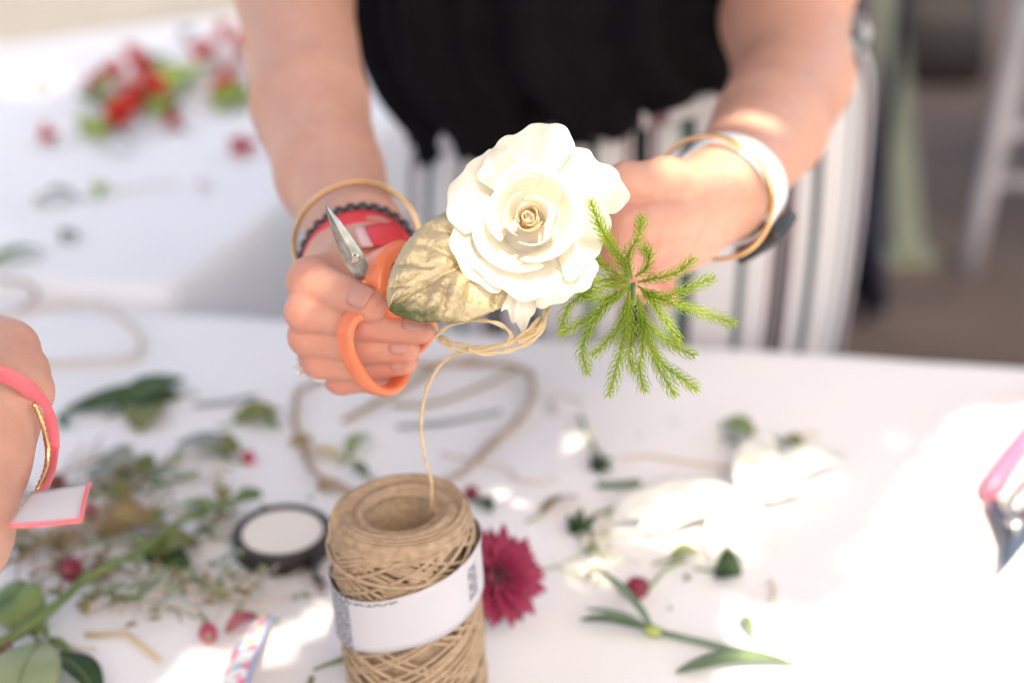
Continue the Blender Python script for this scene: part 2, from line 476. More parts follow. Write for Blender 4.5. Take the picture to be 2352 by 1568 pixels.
def floral_mat():
    m, nt, b = new_mat("floral_print")
    L = nt.links.new
    tc = nt.nodes.new("ShaderNodeTexCoord")
    vo = nt.nodes.new("ShaderNodeTexVoronoi"); vo.inputs["Scale"].default_value = 190; L(tc.outputs["Object"], vo.inputs["Vector"])
    cr = nt.nodes.new("ShaderNodeValToRGB"); r = cr.color_ramp; r.interpolation = 'CONSTANT'
    sp = nt.nodes.new("ShaderNodeSeparateColor"); L(vo.outputs["Color"], sp.inputs[0])
    cols = [(0.0, (0.8, 0.8, 0.78)), (0.34, (0.78, 0.22, 0.32)), (0.56, (0.25, 0.42, 0.66)), (0.68, (0.8, 0.8, 0.78)), (0.8, (0.8, 0.45, 0.5)), (0.9, (0.75, 0.7, 0.25))]
    r.elements[0].position = 0; r.elements[0].color = (*cols[0][1], 1)
    r.elements[1].position = cols[1][0]; r.elements[1].color = (*cols[1][1], 1)
    for p, c in cols[2:]:
        e = r.elements.new(p); e.color = (*c, 1)
    L(sp.outputs[0], cr.inputs[0]); L(cr.outputs[0], b.inputs["Base Color"]); b.inputs["Roughness"].default_value = 0.4
    return m
M['floral'] = floral_mat()
M['lilac_edge'] = mat("lilac_trim", (0.33, 0.38, 0.60), rough=0.5)

# ================================================================== the setting
def noise1(x, seed=0):
    return math.sin(x * 1.0 + seed) * 0.5 + math.sin(x * 2.3 + seed * 1.7) * 0.3 + math.sin(x * 4.1 + seed * 2.9) * 0.2

def ground_sheet():
    n = 40
    V = [(x, y, 0.0) for x in np.linspace(-60, 60, n) for y in np.linspace(-60, 60, n)]
    o = mesh("ground", V, grid_faces(n, n), M['ground'])
    tag(o, "brown packed earth ground around the tables", "ground", kind="structure")
    p = mesh("path", [(-14, 2.5, 0.004), (-0.95, 2.5, 0.004), (-0.35, 40, 0.004), (-14, 40, 0.004)], [(0, 1, 2, 3)], M['pale_path'])
    tag(p, "pale stone path beyond the farther white table", "path", kind="structure")
ground_sheet()

def cloth_table(label_t, label_c, corners, z, drop, seed, group_t, group_c):
    "trestle table under a draped cloth; corners: 4 xy points, counter-clockwise"
    c = [np.array(p, dtype=float) for p in corners]
    ctr = sum(c) / 4
    t = empty("trestle_table", (*ctr, 0), label_t, "table", group_t)
    ins = [ctr + (p - ctr) * (1 - 0.012 / np.linalg.norm(p - ctr)) for p in c]
    V = [(*p, z - 0.004) for p in ins] + [(*p, z - 0.03) for p in ins]
    mesh("table_top", V, [(0, 1, 2, 3), (7, 6, 5, 4), (0, 4, 5, 1), (1, 5, 6, 2), (2, 6, 7, 3), (3, 7, 4, 0)], M['wood'], t, smooth=False)
    for p in c:
        q = ctr + (p - ctr) * 0.86
        bevel(mesh("leg", *box((q[0], q[1], (z - 0.031) / 2), 0.045, 0.045, z - 0.031), M['wood'], t, smooth=False), 0.004)
    # cloth: top sheet with faint creases, then a hanging skirt with folds
    nu = nv = 90
    V = []
    for i in range(nu):
        a = i / (nu - 1)
        for j in range(nv):
            b = j / (nv - 1)
            p = (c[0] * (1 - a) + c[1] * a) * (1 - b) + (c[3] * (1 - a) + c[2] * a) * b
            h = 0.0009 * noise1(p[0] * 17 + p[1] * 9, seed) + 0.0006 * noise1(p[1] * 31 - p[0] * 13, seed + 2)
            V.append((p[0], p[1], z + min(h, 0.0015)))
    F = grid_faces(nu, nv)
    per = [(i, 0) for i in range(nu)] + [(nu - 1, j) for j in range(1, nv)] + [(i, nv - 1) for i in range(nu - 2, -1, -1)] + [(0, j) for j in range(nv - 2, 0, -1)]
    idx = [i * nv + j for i, j in per]
    m = len(idx)
    prev = idx
    s = 0.0
    lens = []
    for k in range(m):
        lens.append(s); s += math.dist(V[idx[k]][:2], V[idx[(k + 1) % m]][:2])
    rows = [(0.003, 0.004), (0.007, 0.012), (0.010, 0.03), (0.012, 0.08), (0.014, 0.2), (0.015, 0.4), (0.016, drop)]
    base = [np.array(V[i]) for i in idx]
    outs = []
    for k in range(m):
        tn = norm(base[(k + 1) % m][:2] - base[k - 1][:2])
        outs.append(np.array((tn[1], -tn[0])))
    for off, dz in rows:
        cur = []
        for k in range(m):
            fold = 0.016 * min(1, dz / 0.3) * noise1(lens[k] * 26, seed)
            q = base[k][:2] + outs[k] * (off + fold + 0.012 * min(1, dz / 0.3))
            cur.append(len(V)); V.append((q[0], q[1], z - dz))
        for k in range(m):
            F.append((prev[k], cur[k], cur[(k + 1) % m], prev[(k + 1) % m]))
        prev = cur
    o = mesh("tablecloth", V, F, M['tablecloth'])
    tag(o, label_c, "tablecloth", group_c)
    return o

e0, e1 = T(340, 717, 0)[:2], T(2352, 845, 0)[:2]
ed = norm(e1 - e0); en = np.array((ed[1], -ed[0]))          # along the far edge, and towards the photographer
far_l, far_r = e0 - ed * 0.62, e1 + ed * 0.75
near_table = cloth_table("white draped trestle table the twine roll stands on", "white cloth on the table strewn with cut stems",
            [far_l + en * 0.95, far_r + en * 0.95, far_r, far_l], TABLE_Z, 0.52, 1.0, None, None)
l0, l1 = T(340, 694, 0)[:2], T(880, 285, 0)[:2]
ld = norm(l1 - l0); ln = np.array((ld[1], -ld[0]))
L0 = l0 + ld * 0.03
far_pt = T(560, 30, 0)[:2]
lf = np.array(norm(T(0, 105, 0)[:2] - T(560, 30, 0)[:2]))
tt = np.linalg.solve(np.array((ld, -lf)).T, far_pt - L0)          # right edge meets the far edge
Lr = L0 + ld * tt[0]
back_table = cloth_table("white draped trestle table holding red blooms", "white cloth on the farther table under red blooms",
            [L0 + np.array((-0.95, 0.14)), L0, Lr, Lr + lf * 1.15], TABLE_Z, 0.6, 5.0, None, None)

# ------------------------------------------------------------------ things far behind, by the path
def far_things():
    # white metal chair
    lp = on_z(2222, 640, 0.0)
    root = empty("folding_table", (lp[0] + 0.3, lp[1] + 0.2, 0), "pale grey metal table legs standing on the brown ground", "table")
    x0, y0, w = lp[0], lp[1], 0.42
    def leg(x, y, top, dx=0.0, dy=0.0):
        V, F = tube([(x, y, 0.0), (x + dx, y + dy, top)], 0.019, 10, 4)
        mesh("leg", V, F, M['white_metal'], root)
    leg(x0, y0, 0.72, 0.05, 0.02); leg(x0 + w + .5, y0 + 0.02, 0.72, -0.03, 0.02)
    leg(x0 + 0.3, y0 + w + .3, 0.72, 0.01, -0.02); leg(x0 + w + .5, y0 + w + .3, 0.72, -.02, -0.02)
    o = mesh("table_top", *box((x0 + w / 2 + 0.28, y0 + w / 2 + .12, 0.735), w + 0.62, w + 0.5, 0.03), M['white_metal'], root, smooth=False); bevel(o, 0.01)
    for z, yy in ((0.33, y0 + 0.02), (0.22, y0 + 0.015)):
        V, F = tube([(x0 + 0.02, yy, z), (x0 + w + .49, yy, z - 0.01)], 0.014, 8, 4)
        mesh("stretcher", V, F, M['white_metal'], root)
    # dark bag standing left of the chair
    b = on_z(2165, 205, 0.0)
    bc = np.array((b[0], b[1] + 0.12, 0.0))
    bag = empty("bag", bc, "black leather bag standing on the ground beside the metal table legs", "bag")
    V = []
    prof = [(0.0, 0.15, 0.085), (0.05, 0.165, 0.10), (0.18, 0.15, 0.085), (0.30, 0.135, 0.05)]
    for k in range(28):
        a = 2 * math.pi * k / 28
        ca, sa = math.cos(a), math.sin(a)
        for z, rx, ry in prof:
            V.append((bc[0] + rx * math.copysign(abs(ca) ** 0.6, ca), bc[1] + ry * math.copysign(abs(sa) ** 0.6, sa), z))
    F = grid_faces(28, 4, True); F.append(tuple(k * 4 + 3 for k in range(28))); F.append(tuple(k * 4 for k in range(28))[::-1])
    mesh("bag_body", V, F, M['black_bag'], bag)
    for s in (-1, 1):
        V, F = tube([bc + (-.08, .045 * s, .29), bc + (-.06, .05 * s, .42), bc + (.06, .05 * s, .42), bc + (.08, .045 * s, .29)], 0.008, 8, 6)
        mesh("handle", V, F, M['black_bag'], bag)
    # sage post on a foot plate, navy curtain behind the florist's hip
    g = on_z(2085, 596, 0.0)
    top = P(2018, -300, 3.3)
    post = empty("post", g, "slender sage green post leaning beside the navy curtain", "post")
    V, F = sweep([g + (0, 0, 0.012), g + (top - g) * 0.5, g + (top - g) * 1.25], rrect(0.062, 0.045, 0.006), up=(1, 0, 0))
    mesh("shaft", V, F, M['sage'], post, smooth=False)
    bevel(mesh("foot_plate", *box(g + (0, 0.02, 0.006), 0.13, 0.12, 0.012), M['sage'], post, smooth=False), 0.003)
    V, F = sweep([g + (top - g) * 1.25, g + (top - g) * 1.25 + (0, 0, 0.03)], rrect(0.075, 0.058, 0.01), up=(1, 0, 0))
    mesh("cap", V, F, M['sage'], post, smooth=False)
    c = on_z(1985, 700, 0.0) * (1, 1, 0)
    nu, nv = 60, 14
    V = []
    for i in range(nu):
        u = i / (nu - 1)
        for j in range(nv):
            v = j / (nv - 1)
            zz = 0.05 + 2.1 * v
            x = 0.775 - 0.34 + 0.34 * u - 0.20 * zz * (0.35 + 0.65 * u) * min(1.0, 1.3 - zz * 0.35) + 0.006 * noise1(v * 5, 1)
            y = 2.62 + 0.035 * math.sin(u * 26) + 0.012 * noise1(u * 40 + v * 2, 3)
            V.append((x, y, zz))
    o = mesh("hanging_curtain", V, grid_faces(nu, nv), M['navy'])
    thick(o, 0.003)
    rail = tube([(c[0] - 0.42, 2.62, 2.17), (c[0] + 0.06, 2.62, 2.17)], 0.014, 10, 2)
    cr = empty("curtain", (c[0] - 0.2, 2.62, 0), "dark navy canvas curtain hanging behind the striped trousers", "curtain")
    o.name = "drape"; adopt(o, cr)
    mesh("rail", *rail, M['white_metal'], cr)
    for x in (c[0] - 0.42, c[0] + 0.06 - 0.075):
        mesh("upright", *tube([(x, 2.665, 0.0), (x, 2.665, 2.2)], 0.012, 10, 2), M['navy'], cr)
far_things()

# ------------------------------------------------------------------ leaf canopy added out of view to shade the table
def lit_areas():
    "places in the photo that the sun reaches, as discs and polygons on the sun's projection to table height"
    s = np.array(SUN); k = s[:2] / s[2]
    def u(p): return np.array(p[:2]) - (p[2] - TABLE_Z) * k
    discs = []
    def D(px, py, d, r): discs.append((u(P(px, py, d)), r))
    for a in ((1215, 495, .62), (1230, 380, .62), (1305, 430, .63), (1120, 500, .625), (1190, 600, .625), (1270, 580, .625)):
        D(*a, 0.013)
    D(1540, 412, .72, .010); D(1600, 380, .735, .018); D(1670, 390, .745, .016); D(1735, 318, .80, .007); D(1560, 720, .62, .010)
    D(690, 705, .672, .0); D(694, 768, .68, .0)
    polys = []
    right = [(2352, 934), (2201, 966), (2151, 1031), (2142, 1068), (2091, 1100), (2054, 1160), (2018, 1229), (1949, 1284), (1990, 1330), (1975, 1400), (1868, 1406), (1696, 1395), (1709, 1449), (1666, 1496), (1660, 1568), (1640, 1900), (3600, 1900), (3600, 900)]
    polys.append(np.array([T(*p, 0)[:2] for p in right]))
    polys.append(np.array([T(*p, 0)[:2] for p in [(400, 1568), (560, 1490), (640, 1456), (752, 1412), (756, 1430), (640, 1490), (510, 1562), (420, 1640), (330, 1640)]]))
    polys.append(np.array([u(T(*p, 0.015)) for p in [(1460, 1188), (1570, 1140), (1680, 1105), (1725, 1075), (1780, 1070), (1830, 1074), (1900, 1055), (1890, 1085), (1740, 1180), (1710, 1255), (1640, 1250), (1520, 1212)]]))
    return discs, polys

def in_poly(p, poly):
    x, y = p; inside = False; n = len(poly)
    for i in range(n):
        x1, y1 = poly[i]; x2, y2 = poly[i - 1]
        if (y1 > y) != (y2 > y) and x < (x2 - x1) * (y - y1) / (y2 - y1) + x1: inside = not inside
    return inside

def poly_dist(p, poly):
    best = 9.0
    for i in range(len(poly)):
        a, b = poly[i - 1], poly[i]
        t = np.clip(np.dot(p - a, b - a) / max(np.dot(b - a, b - a), 1e-9), 0, 1)
        best = min(best, np.linalg.norm(p - a - t * (b - a)))
    return best

def added_shade_tree():
    s = np.array(SUN); k = s[:2] / s[2]
    discs, polys = lit_areas()
    tx = k * 3.2 + np.array((-2.1, 0.3))
    root = empty("tree", (tx[0], tx[1], 0), "leafy tree shading the tables with its low branch", "tree")
    tr = tube([(tx[0], tx[1], -0.05), (tx[0] + .05, tx[1], 1.2), (tx[0] - .05, tx[1] + .1, 2.4), (tx[0] + .1, tx[1] + .3, 5.2), (tx[0] + .2, tx[1] + .9, 9.6)], 0.17, 14, 6, taper=[1.25, 1.0, 0.9, 0.6, 0.25])
    parts = [tr]
    for q in range(5):                                    # low limb over the table, high limbs over the yard
        z0 = 2.2 if q < 2 else 6.0
        a0 = np.array((tx[0], tx[1] + 0.1 + (0.2 if q > 1 else 0), z0))
        if q < 2: b0 = np.array((k[0] * 1.9 + (-0.62, 0.3)[q], k[1] * 1.9 + (0.95, 1.45)[q], 2.75))
        else: b0 = np.array((k[0] * 9.0 + (-1.5, 0.4, 2.2)[q - 2], k[1] * 9.0 + (4.5, 3.5, 4.6)[q - 2], 9.8))
        mid = (a0 + b0) / 2 + (0, 0, 0.3)
        parts.append(tube([a0, mid, b0], 0.05 if q < 2 else 0.09, 8, 6, taper=[1.2, 0.7, 0.2]))
    V, F = merge(*parts)
    mesh("trunk", V, F, M['bark'], root)
    r = np.random.default_rng(3)
    V, Q = [], []
    def leaf(u2, h, size, w):
        c = np.array((u2[0] + k[0] * h, u2[1] + k[1] * h, TABLE_Z + h))
        nrm = norm(s + r.normal(0, 0.33, 3)); a = norm(np.cross(nrm, r.normal(0, 1, 3))); b = np.cross(nrm, a)
        i = len(V)
        V.extend([c - a * size * .5, c - a * size * .1 + b * w * .5 + nrm * size * .06, c + a * size * .5 - nrm * size * .1, c - a * size * .1 - b * w * .5 + nrm * size * .06])
        Q.append((i, i + 1, i + 2, i + 3))
    def field(x0, x1, y0, y1, h0, h1, size, cover, margin, check=True):
        w = size * 0.8
        n = int((x1 - x0) * (y1 - y0) * cover / (size * w * 0.52))
        for _ in range(n):
            p = np.array((r.uniform(x0, x1), r.uniform(y0, y1)))
            if check:
                bad = False
                for c, rad in discs:
                    if abs(p[0] - c[0]) < rad + margin and np.hypot(*(p - c)) < rad + margin: bad = True; break
                if not bad:
                    for po in polys:
                        if in_poly(p, po) or poly_dist(p, po) < margin * 0.9: bad = True; break
                if bad: continue  # leaves left out where sun patches are wanted
            leaf(p, r.uniform(h0, h1), size * r.uniform(0.8, 1.2), w * r.uniform(0.8, 1.2))
    field(-1.0, 0.62, 0.2, 1.7, 1.55, 1.95, 0.10, 7.5, 0.045)
    field(-0.6, 0.5, 0.3, 1.15, 1.5, 1.7, 0.032, 6.5, 0.012)
    field(-2.4, 2.8, 1.4, 6.8, 8.5, 9.8, 0.24, 5.0, 0.07)
    fast_mesh("crown", V, Q, M['tree_leaf'], root, smooth=False)
added_shade_tree()

# ================================================================== bodies from distance fields
def cone_d(Pn, a, b, ra, rb):
    ba = b - a; l2 = max(float(ba @ ba), 1e-12)
    t = np.clip(((Pn - a) @ ba) / l2, 0, 1)
    q = Pn - a - t[:, None] * ba
    return np.sqrt((q * q).sum(1)) - (ra + (rb - ra) * t)

def smin(a, b, k):
    h = np.clip(0.5 + 0.5 * (b - a) / k, 0, 1)
    return b + (a - b) * h - k * h * (1 - h)

class Field:
    "groups of tapered limbs; limbs of one group melt together, groups meet with their own softness"
    def __init__(self): self.groups = []
    def group(self, limbs, k, join):
        lo = np.min([np.minimum(a, b) - max(ra, rb) for a, b, ra, rb in limbs], 0)
        hi = np.max([np.maximum(a, b) + max(ra, rb) for a, b, ra, rb in limbs], 0)
        self.groups.append((limbs, k, join, lo, hi))
    def __call__(self, Pn):
        core = None; rest = None
        for limbs, k, join, lo, hi in self.groups:
            d = np.full(len(Pn), 1.0)
            msk = np.all((Pn > lo - 0.03) & (Pn < hi + 0.03), axis=1)
            if msk.any():
                S = Pn[msk]; g = None
                for a, b, ra, rb in limbs:
                    e = cone_d(S, a, b, ra, rb)
                    g = e if g is None else smin(g, e, k)
                d[msk] = g
            if join is None:
                core = d if core is None else smin(core, d, 0.009)
            else:
                x = smin(core, d, join)
                rest = x if rest is None else smin(rest, x, 0.0012)
        return core if rest is None else rest

def chain(pts, rad):
    pts = [np.asarray(p, dtype=float) for p in pts]
    return [(pts[i], pts[i + 1], rad[i], rad[i + 1]) for i in range(len(pts) - 1)]

def surface(field, res):
    lo = np.min([g[3] for g in field.groups], 0) - 4 * res
    hi = np.max([g[4] for g in field.groups], 0) + 4 * res
    B = 8
    nb = np.ceil((hi - lo) / (res * B)).astype(int)
    n = nb * B + 1
    cx = [lo[i] + (np.arange(nb[i]) + 0.5) * B * res for i in range(3)]
    C = np.stack(np.meshgrid(*cx, indexing='ij'), -1).reshape(-1, 3)
    dc = field(C)
    val = np.ones(n, dtype=np.float32)
    near = np.abs(dc) < B * res * 0.9 + 0.004
    ib = np.stack(np.unravel_index(np.arange(len(C)), nb), -1)
    for i, j, k in ib[(~near) & (dc < 0)]:
        val[i*B:i*B+B+1, j*B:j*B+B+1, k*B:k*B+B+1] = -1
    sel = ib[near]
    loc = np.stack(np.meshgrid(*[np.arange(B + 1)] * 3, indexing='ij'), -1).reshape(-1, 3)
    for s0 in range(0, len(sel), 400):
        blk = sel[s0:s0 + 400]
        idx = (blk[:, None, :] * B + loc[None]).reshape(-1, 3)
        d = field(lo + idx * res)
        val[idx[:, 0], idx[:, 1], idx[:, 2]] = d
    ins = val < 0
    c8 = [ins[a:n[0]-1+a, b:n[1]-1+b, c:n[2]-1+c] for a in (0, 1) for b in (0, 1) for c in (0, 1)]
    cnt = sum(x.astype(np.int8) for x in c8)
    act = (cnt > 0) & (cnt < 8)
    cells = np.argwhere(act)
    cid = np.full(act.shape, -1, dtype=np.int32); cid[act] = np.arange(len(cells))
    acc = np.zeros((len(cells), 3)); num = np.zeros(len(cells))
    for ax in range(3):
        for p in (0, 1):
            for q in (0, 1):
                o0 = [0, 0, 0]; oth = [i for i in range(3) if i != ax]
                o0[oth[0]], o0[oth[1]] = p, q
                o1 = list(o0); o1[ax] = 1
                a = val[tuple((cells + o0).T)]; b = val[tuple((cells + o1).T)]
                m = (a < 0) != (b < 0)
                t = np.where(m, a / np.where(m, a - b, 1), 0)
                pt = np.array(o0)[None] + t[:, None] * (np.array(o1) - o0)[None]
                acc[m] += pt[m]; num[m] += 1
    V = lo + (cells + acc / num[:, None]) * res
    Q = []
    for ax in range(3):
        oth = [(ax + 1) % 3, (ax + 2) % 3]
        s0 = [slice(None)] * 3; s1 = [slice(None)] * 3
        s0[ax] = slice(0, n[ax] - 1); s1[ax] = slice(1, n[ax])
        a, b = ins[tuple(s0)], ins[tuple(s1)]
        e = np.argwhere(a != b)
        e = e[(e[:, oth[0]] > 0) & (e[:, oth[1]] > 0) & (e[:, oth[0]] < n[oth[0]] - 1) & (e[:, oth[1]] < n[oth[1]] - 1)]
        up = a[tuple(e.T)]
        u = np.zeros(3, int); u[oth[0]] = 1
        w = np.zeros(3, int); w[oth[1]] = 1
        q = np.stack([cid[tuple((e - u - w).T)], cid[tuple((e - w).T)], cid[tuple(e.T)], cid[tuple((e - u).T)]], -1)
        q[~up] = q[~up][:, ::-1]
        Q.append(q)
    return V, np.concatenate(Q)

def core_body(sh_l, sh_r, hip, head, lean_mid, feet):
    "torso, legs, neck and head"
    f = Field()
    hip = np.array(hip, dtype=float); mid = np.array(lean_mid, dtype=float)
    sl, sr = np.array(sh_l, dtype=float), np.array(sh_r, dtype=float)
    nk = (sl + sr) / 2 + (0, 0, 0.05); hd = np.array(head, dtype=float)
    side = norm(sr - sl)
    t = []
    for k in (-0.07, 0.0, 0.07):
        t += chain([hip + side * k, mid + side * k * 0.8, (sl + sr) / 2 + side * k * 1.2 - (0, 0, 0.05)], [0.098, 0.085, 0.085])
    t += chain([sl, (sl + sr) / 2 + (0, 0, 0.01), sr], [0.05, 0.06, 0.05])
    t += chain([nk - (0, 0, .06), nk + (hd - nk) * 0.5], [0.055, 0.048])
    for k, ft in zip((-0.085, 0.085), feet):
        ft = np.array(ft, dtype=float); hp = hip + side * k
        kn = (hp + ft) / 2 + (0, -0.01, 0.03)
        t += chain([hp, kn, ft + (0, 0, .09)], [0.085, 0.055, 0.037])
        fw = norm(np.array((-side[1], side[0], 0)) * -1.0)
        t += chain([ft + (0, 0, .05), ft + fw * 0.13 + (0, 0, 0.025)], [0.036, 0.026])
    f.group(t, 0.03, None)
    fw = norm(np.cross((0, 0, 1.0), side)) * -1.0
    h = chain([hd + (0, 0, 0.035) - fw * 0.015, hd + (0, 0, 0.02) + fw * 0.02], [0.083, 0.078])
    h += chain([hd + fw * 0.03, hd + fw * 0.055 - (0, 0, 0.075)], [0.065, 0.035])
    h += chain([hd + fw * 0.092 + (0, 0, .005), hd + fw * 0.105 - (0, 0, .03)], [0.008, 0.013])
    for e in (-1, 1):
        h += chain([hd + side * e * 0.078 + (0, 0, .01), hd + side * e * 0.08 - (0, 0, .025)], [0.016, 0.011])
    f.group(h, 0.012, None)
    return f, hd, fw, side

def face_and_hair(root, hd, fw, side):
    for e in (-1, 1):
        mesh("eye", *ball(hd + fw * 0.085 + side * e * 0.032 + (0, 0, .012), 0.012), mat("eye_white", (0.8, 0.8, 0.78), rough=0.2), root)
    mesh("lips", *tube([hd + fw * .088 - side * .022 - (0, 0, .052), hd + fw * .098 - (0, 0, .053), hd + fw * .088 + side * .022 - (0, 0, .052)], 0.006, 8, 5, taper=[.3, 1, .3]), mat("lip_skin", (0.55, 0.2, 0.17), rough=0.4), root)
    V = []
    nu, nv = 40, 14
    for i in range(nu):
        a = 2 * math.pi * i / nu
        back = 0.5 - 0.5 * math.cos(a)
        for j in range(nv):
            ph = (0.04 + (0.42 + 0.42 * back) * j / (nv - 1)) * math.pi
            r = 0.098 + 0.004 * math.sin(a * 17)
            V.append(hd + (0, 0, 0.035) + r * (math.sin(ph) * (math.cos(a) * fw + math.sin(a) * side * 0.92)) + (0, 0, r * 1.02 * math.cos(ph)))
    thick(mesh("hair", V, grid_faces(nu, nv, True), M['hair'], root), 0.012, 1.0)

def loft(rings, n, disp=None, uv_w=None):
    "rings: (centre, rx, ry, tilt) ; returns grid V (n+1 columns, so the seam can carry uv), F, uv"
    V, UV = [], []
    m = len(rings)
    for i in range(n + 1):
        a = 2 * math.pi * i / n
        for j, (c, rx, ry, tilt) in enumerate(rings):
            d = disp(a, j / (m - 1)) if disp else 0.0
            x = (rx + d) * math.cos(a); y = (ry + d) * math.sin(a)
            V.append((c[0] + x * math.cos(tilt), c[1] + y, c[2] + x * math.sin(tilt)))
            UV.append(((a / (2 * math.pi)) * (uv_w or 1.0), j / (m - 1)))
    return V, grid_faces(n + 1, m), UV

def smooth_rings(keys, n):
    k = [np.array((*c, rx, ry, t), dtype=float) for c, rx, ry, t in keys]
    return [((r[0], r[1], r[2]), r[3], r[4], r[5]) for r in catmull(k, n)]

def nail(a, b, r, out_dir, w, l, back=0.0):
    "fingernail on the limb end b (limb runs a -> b), on the side facing out_dir"
    t = norm(np.asarray(b) - a); o = norm(np.asarray(out_dir) - t * np.dot(out_dir, t)); s = np.cross(t, o)
    V = []
    nu, nv = 9, 9
    for i in range(nu):
        u = -1 + 2 * i / (nu - 1)
        for j in range(nv):
            v = j / (nv - 1)
            wid = w * (0.8 + 0.25 * min(1, v * 3) - 0.22 * max(0, v - 0.8) * 5 * (u * u))
            ang = u * wid / r
            rr = r * 1.015 + 0.0006 - 0.0012 * (1 - min(1, v * 5)) - 0.0006 * v
            lenv = l * (v - 0.5 + (0.12 * (1 - u * u) if v > 0.5 else -0.1 * (1 - u * u) * (0.5 - v) * 2))
            V.append(np.asarray(b) + t * (lenv - back) + rr * (math.cos(ang) * o + math.sin(ang) * s))
    return V, grid_faces(nu, nv)

# ------------------------------------------------------------------ the florist
def florist():
    root = empty("person", (0.105, 1.19, 0.0), "person in black sleeveless top and striped trousers trimming a flower", "person")
    f = Field()
    # arm that holds the scissors
    shA, shB = np.array((-0.085, 1.045, 1.27)), np.array((0.275, 1.06, 1.27))
    arm = chain([shA, P(668, -60, .955), P(677, 0, .935), P(712, 240, .87), P(757, 400, .82), P(820, 535, .765)], [0.046, 0.039, 0.0365, 0.0345, 0.0295, 0.0240])
    f.group(arm, 0.008, None)
    W = P(826, 545, .757)
    palm = chain([W, P(815, 640, .722), P(800, 720, .715)], [.022, .0235, .0215])
    palm += chain([W, P(762, 664, .708)], [.021, .013])
    palm += chain([P(830, 600, .735), P(806, 800, .728)], [.022, .014])
    palm += chain([P(850, 600, .728), P(860, 690, .712), P(850, 780, .715)], [.019, .017, .013])
    f.group(palm, 0.010, None)
    th = [P(846, 608, .722), P(790, 622, .699), P(715, 646, .672), P(852, 699, .651)]
    f.group(chain(th, [.0155, .0125, .0107, .0082]), 0.006, 0.010)
    fing = [
        ([P(752, 668, .710), P(700, 716, .669), P(838, 740, .664), P(962, 757, .660)], [.0125, .0094, .0082, .0070]),
        ([P(764, 722, .718), P(708, 772, .678), P(838, 795, .673), P(932, 802, .669)], [.0125, .0094, .0082, .0068]),
        ([P(780, 768, .726), P(735, 826, .686), P(850, 841, .683), P(930, 830, .680)], [.0115, .0090, .0078, .0066]),
        ([P(796, 806, .734), P(784, 868, .697), P(862, 868, .692), P(912, 854, .690)], [.0100, .0080, .0070, .0060])]
    for p, r in fing: f.group(chain(p, r), 0.003, 0.007)
    VA, QA = surface(f, 0.0017)
    # arm that holds the flower
    g = Field()
    g.group(chain([shB, P(1800, 40, 1.0), P(1822, 175, .955), P(1768, 292, .865), P(1668, 432, .762)], [0.048, 0.043, 0.0385, 0.0330, 0.0245]), 0.008, None)
    W = P(1655, 440, .757)
    palm = chain([W, P(1565, 478, .732)], [.0225, .0180])
    palm += chain([P(1640, 440, .752), P(1550, 450, .724)], [.0170, .0135])
    palm += chain([P(1640, 465, .757), P(1565, 525, .738)], [.0195, .0160])
    palm += chain([P(1640, 485, .762), P(1588, 552, .748)], [.0165, .0135])
    g.group(palm, 0.008, None)
    g.group(chain([P(1630, 435, .748), P(1528, 418, .712), P(1440, 420, .692), P(1365, 462, .682)], [.0150, .0118, .0098, .0078]), 0.005, 0.008)
    f2 = [
        ([P(1550, 492, .716), P(1428, 518, .684), P(1416, 588, .682), P(1458, 612, .694)], [.0118, .0094, .0082, .0070]),
        ([P(1564, 526, .726), P(1456, 572, .698), P(1440, 636, .697), P(1480, 654, .708)], [.0115, .0090, .0080, .0068]),
        ([P(1578, 550, .738), P(1488, 604, .715), P(1472, 660, .714), P(1508, 674, .722)], [.0110, .0086, .0076, .0064]),
        ([P(1592, 566, .750), P(1522, 618, .731), P(1508, 664, .730), P(1532, 678, .736)], [.0098, .0078, .0068, .0060])]
    for p, r in f2: g.group(chain(p, r), 0.003, 0.006)
    VB, QB = surface(g, 0.0019)
    c, hd, fw, side = core_body(shA, shB, (0.105, 1.20, 0.90), (0.10, 0.955, 1.475), (0.10, 1.15, 1.06), ((0.02, 1.22, 0.0), (0.19, 1.25, 0.0)))
    VC, QC = surface(c, 0.007)
    V = np.concatenate([VA, VB, VC]); Q = np.concatenate([QA, QB + len(VA), QC + len(VA) + len(VB)])
    o = fast_mesh("body", V, Q, M['skin'], root)
    m = o.modifiers.new("smooth", 'SMOOTH'); m.factor = 0.5; m.iterations = 1
    spots = [q for p, r in fing + f2 for q in p[1:]] + th[2:]
    dist = np.min([np.linalg.norm(V - q, axis=1) for q in spots], axis=0)
    at = o.data.attributes.new("flush", 'FLOAT', 'POINT')
    if len(at.data) == len(V): at.data.foreach_set("value", (0.6 * np.clip(1 - (dist - .008) / .012, 0, 1)).astype(np.float32))
    body = o
    face_and_hair(body, hd, fw, side)
    # nails
    up = np.array((0, 0, 1.0))
    thick(mesh("fingernail", *nail(th[2], th[3], .0082, VIEW * 0.9 + up * 0.25 + (0.1, 0, 0), .0056, .0112, 0.0025), M['nail'], body), 0.0006, 1)
    for (p, r), tw in zip(fing, (0.55, 0.3, 0.2, 0.2)):
        thick(mesh("fingernail", *nail(p[2], p[3], r[3], VIEW * 0.8 + up * tw + (0.25, 0, 0), .0044, .0088, 0.0022), M['nail'], body), 0.0005, 1)
    # trousers
    tl = math.radians(13)
    keys = [((0.105, 1.165, 0.945), 0.178, 0.100, tl), ((0.105, 1.167, 0.925), 0.180, 0.103, tl), ((0.105, 1.172, 0.905), 0.196, 0.118, tl * .8), ((0.106, 1.18, 0.86), 0.200, 0.128, tl * .4),
            ((0.107, 1.185, 0.80), 0.201, 0.132, 0.02), ((0.107, 1.187, 0.73), 0.200, 0.130, 0.0), ((0.107, 1.19, 0.66), 0.195, 0.125, 0.0)]
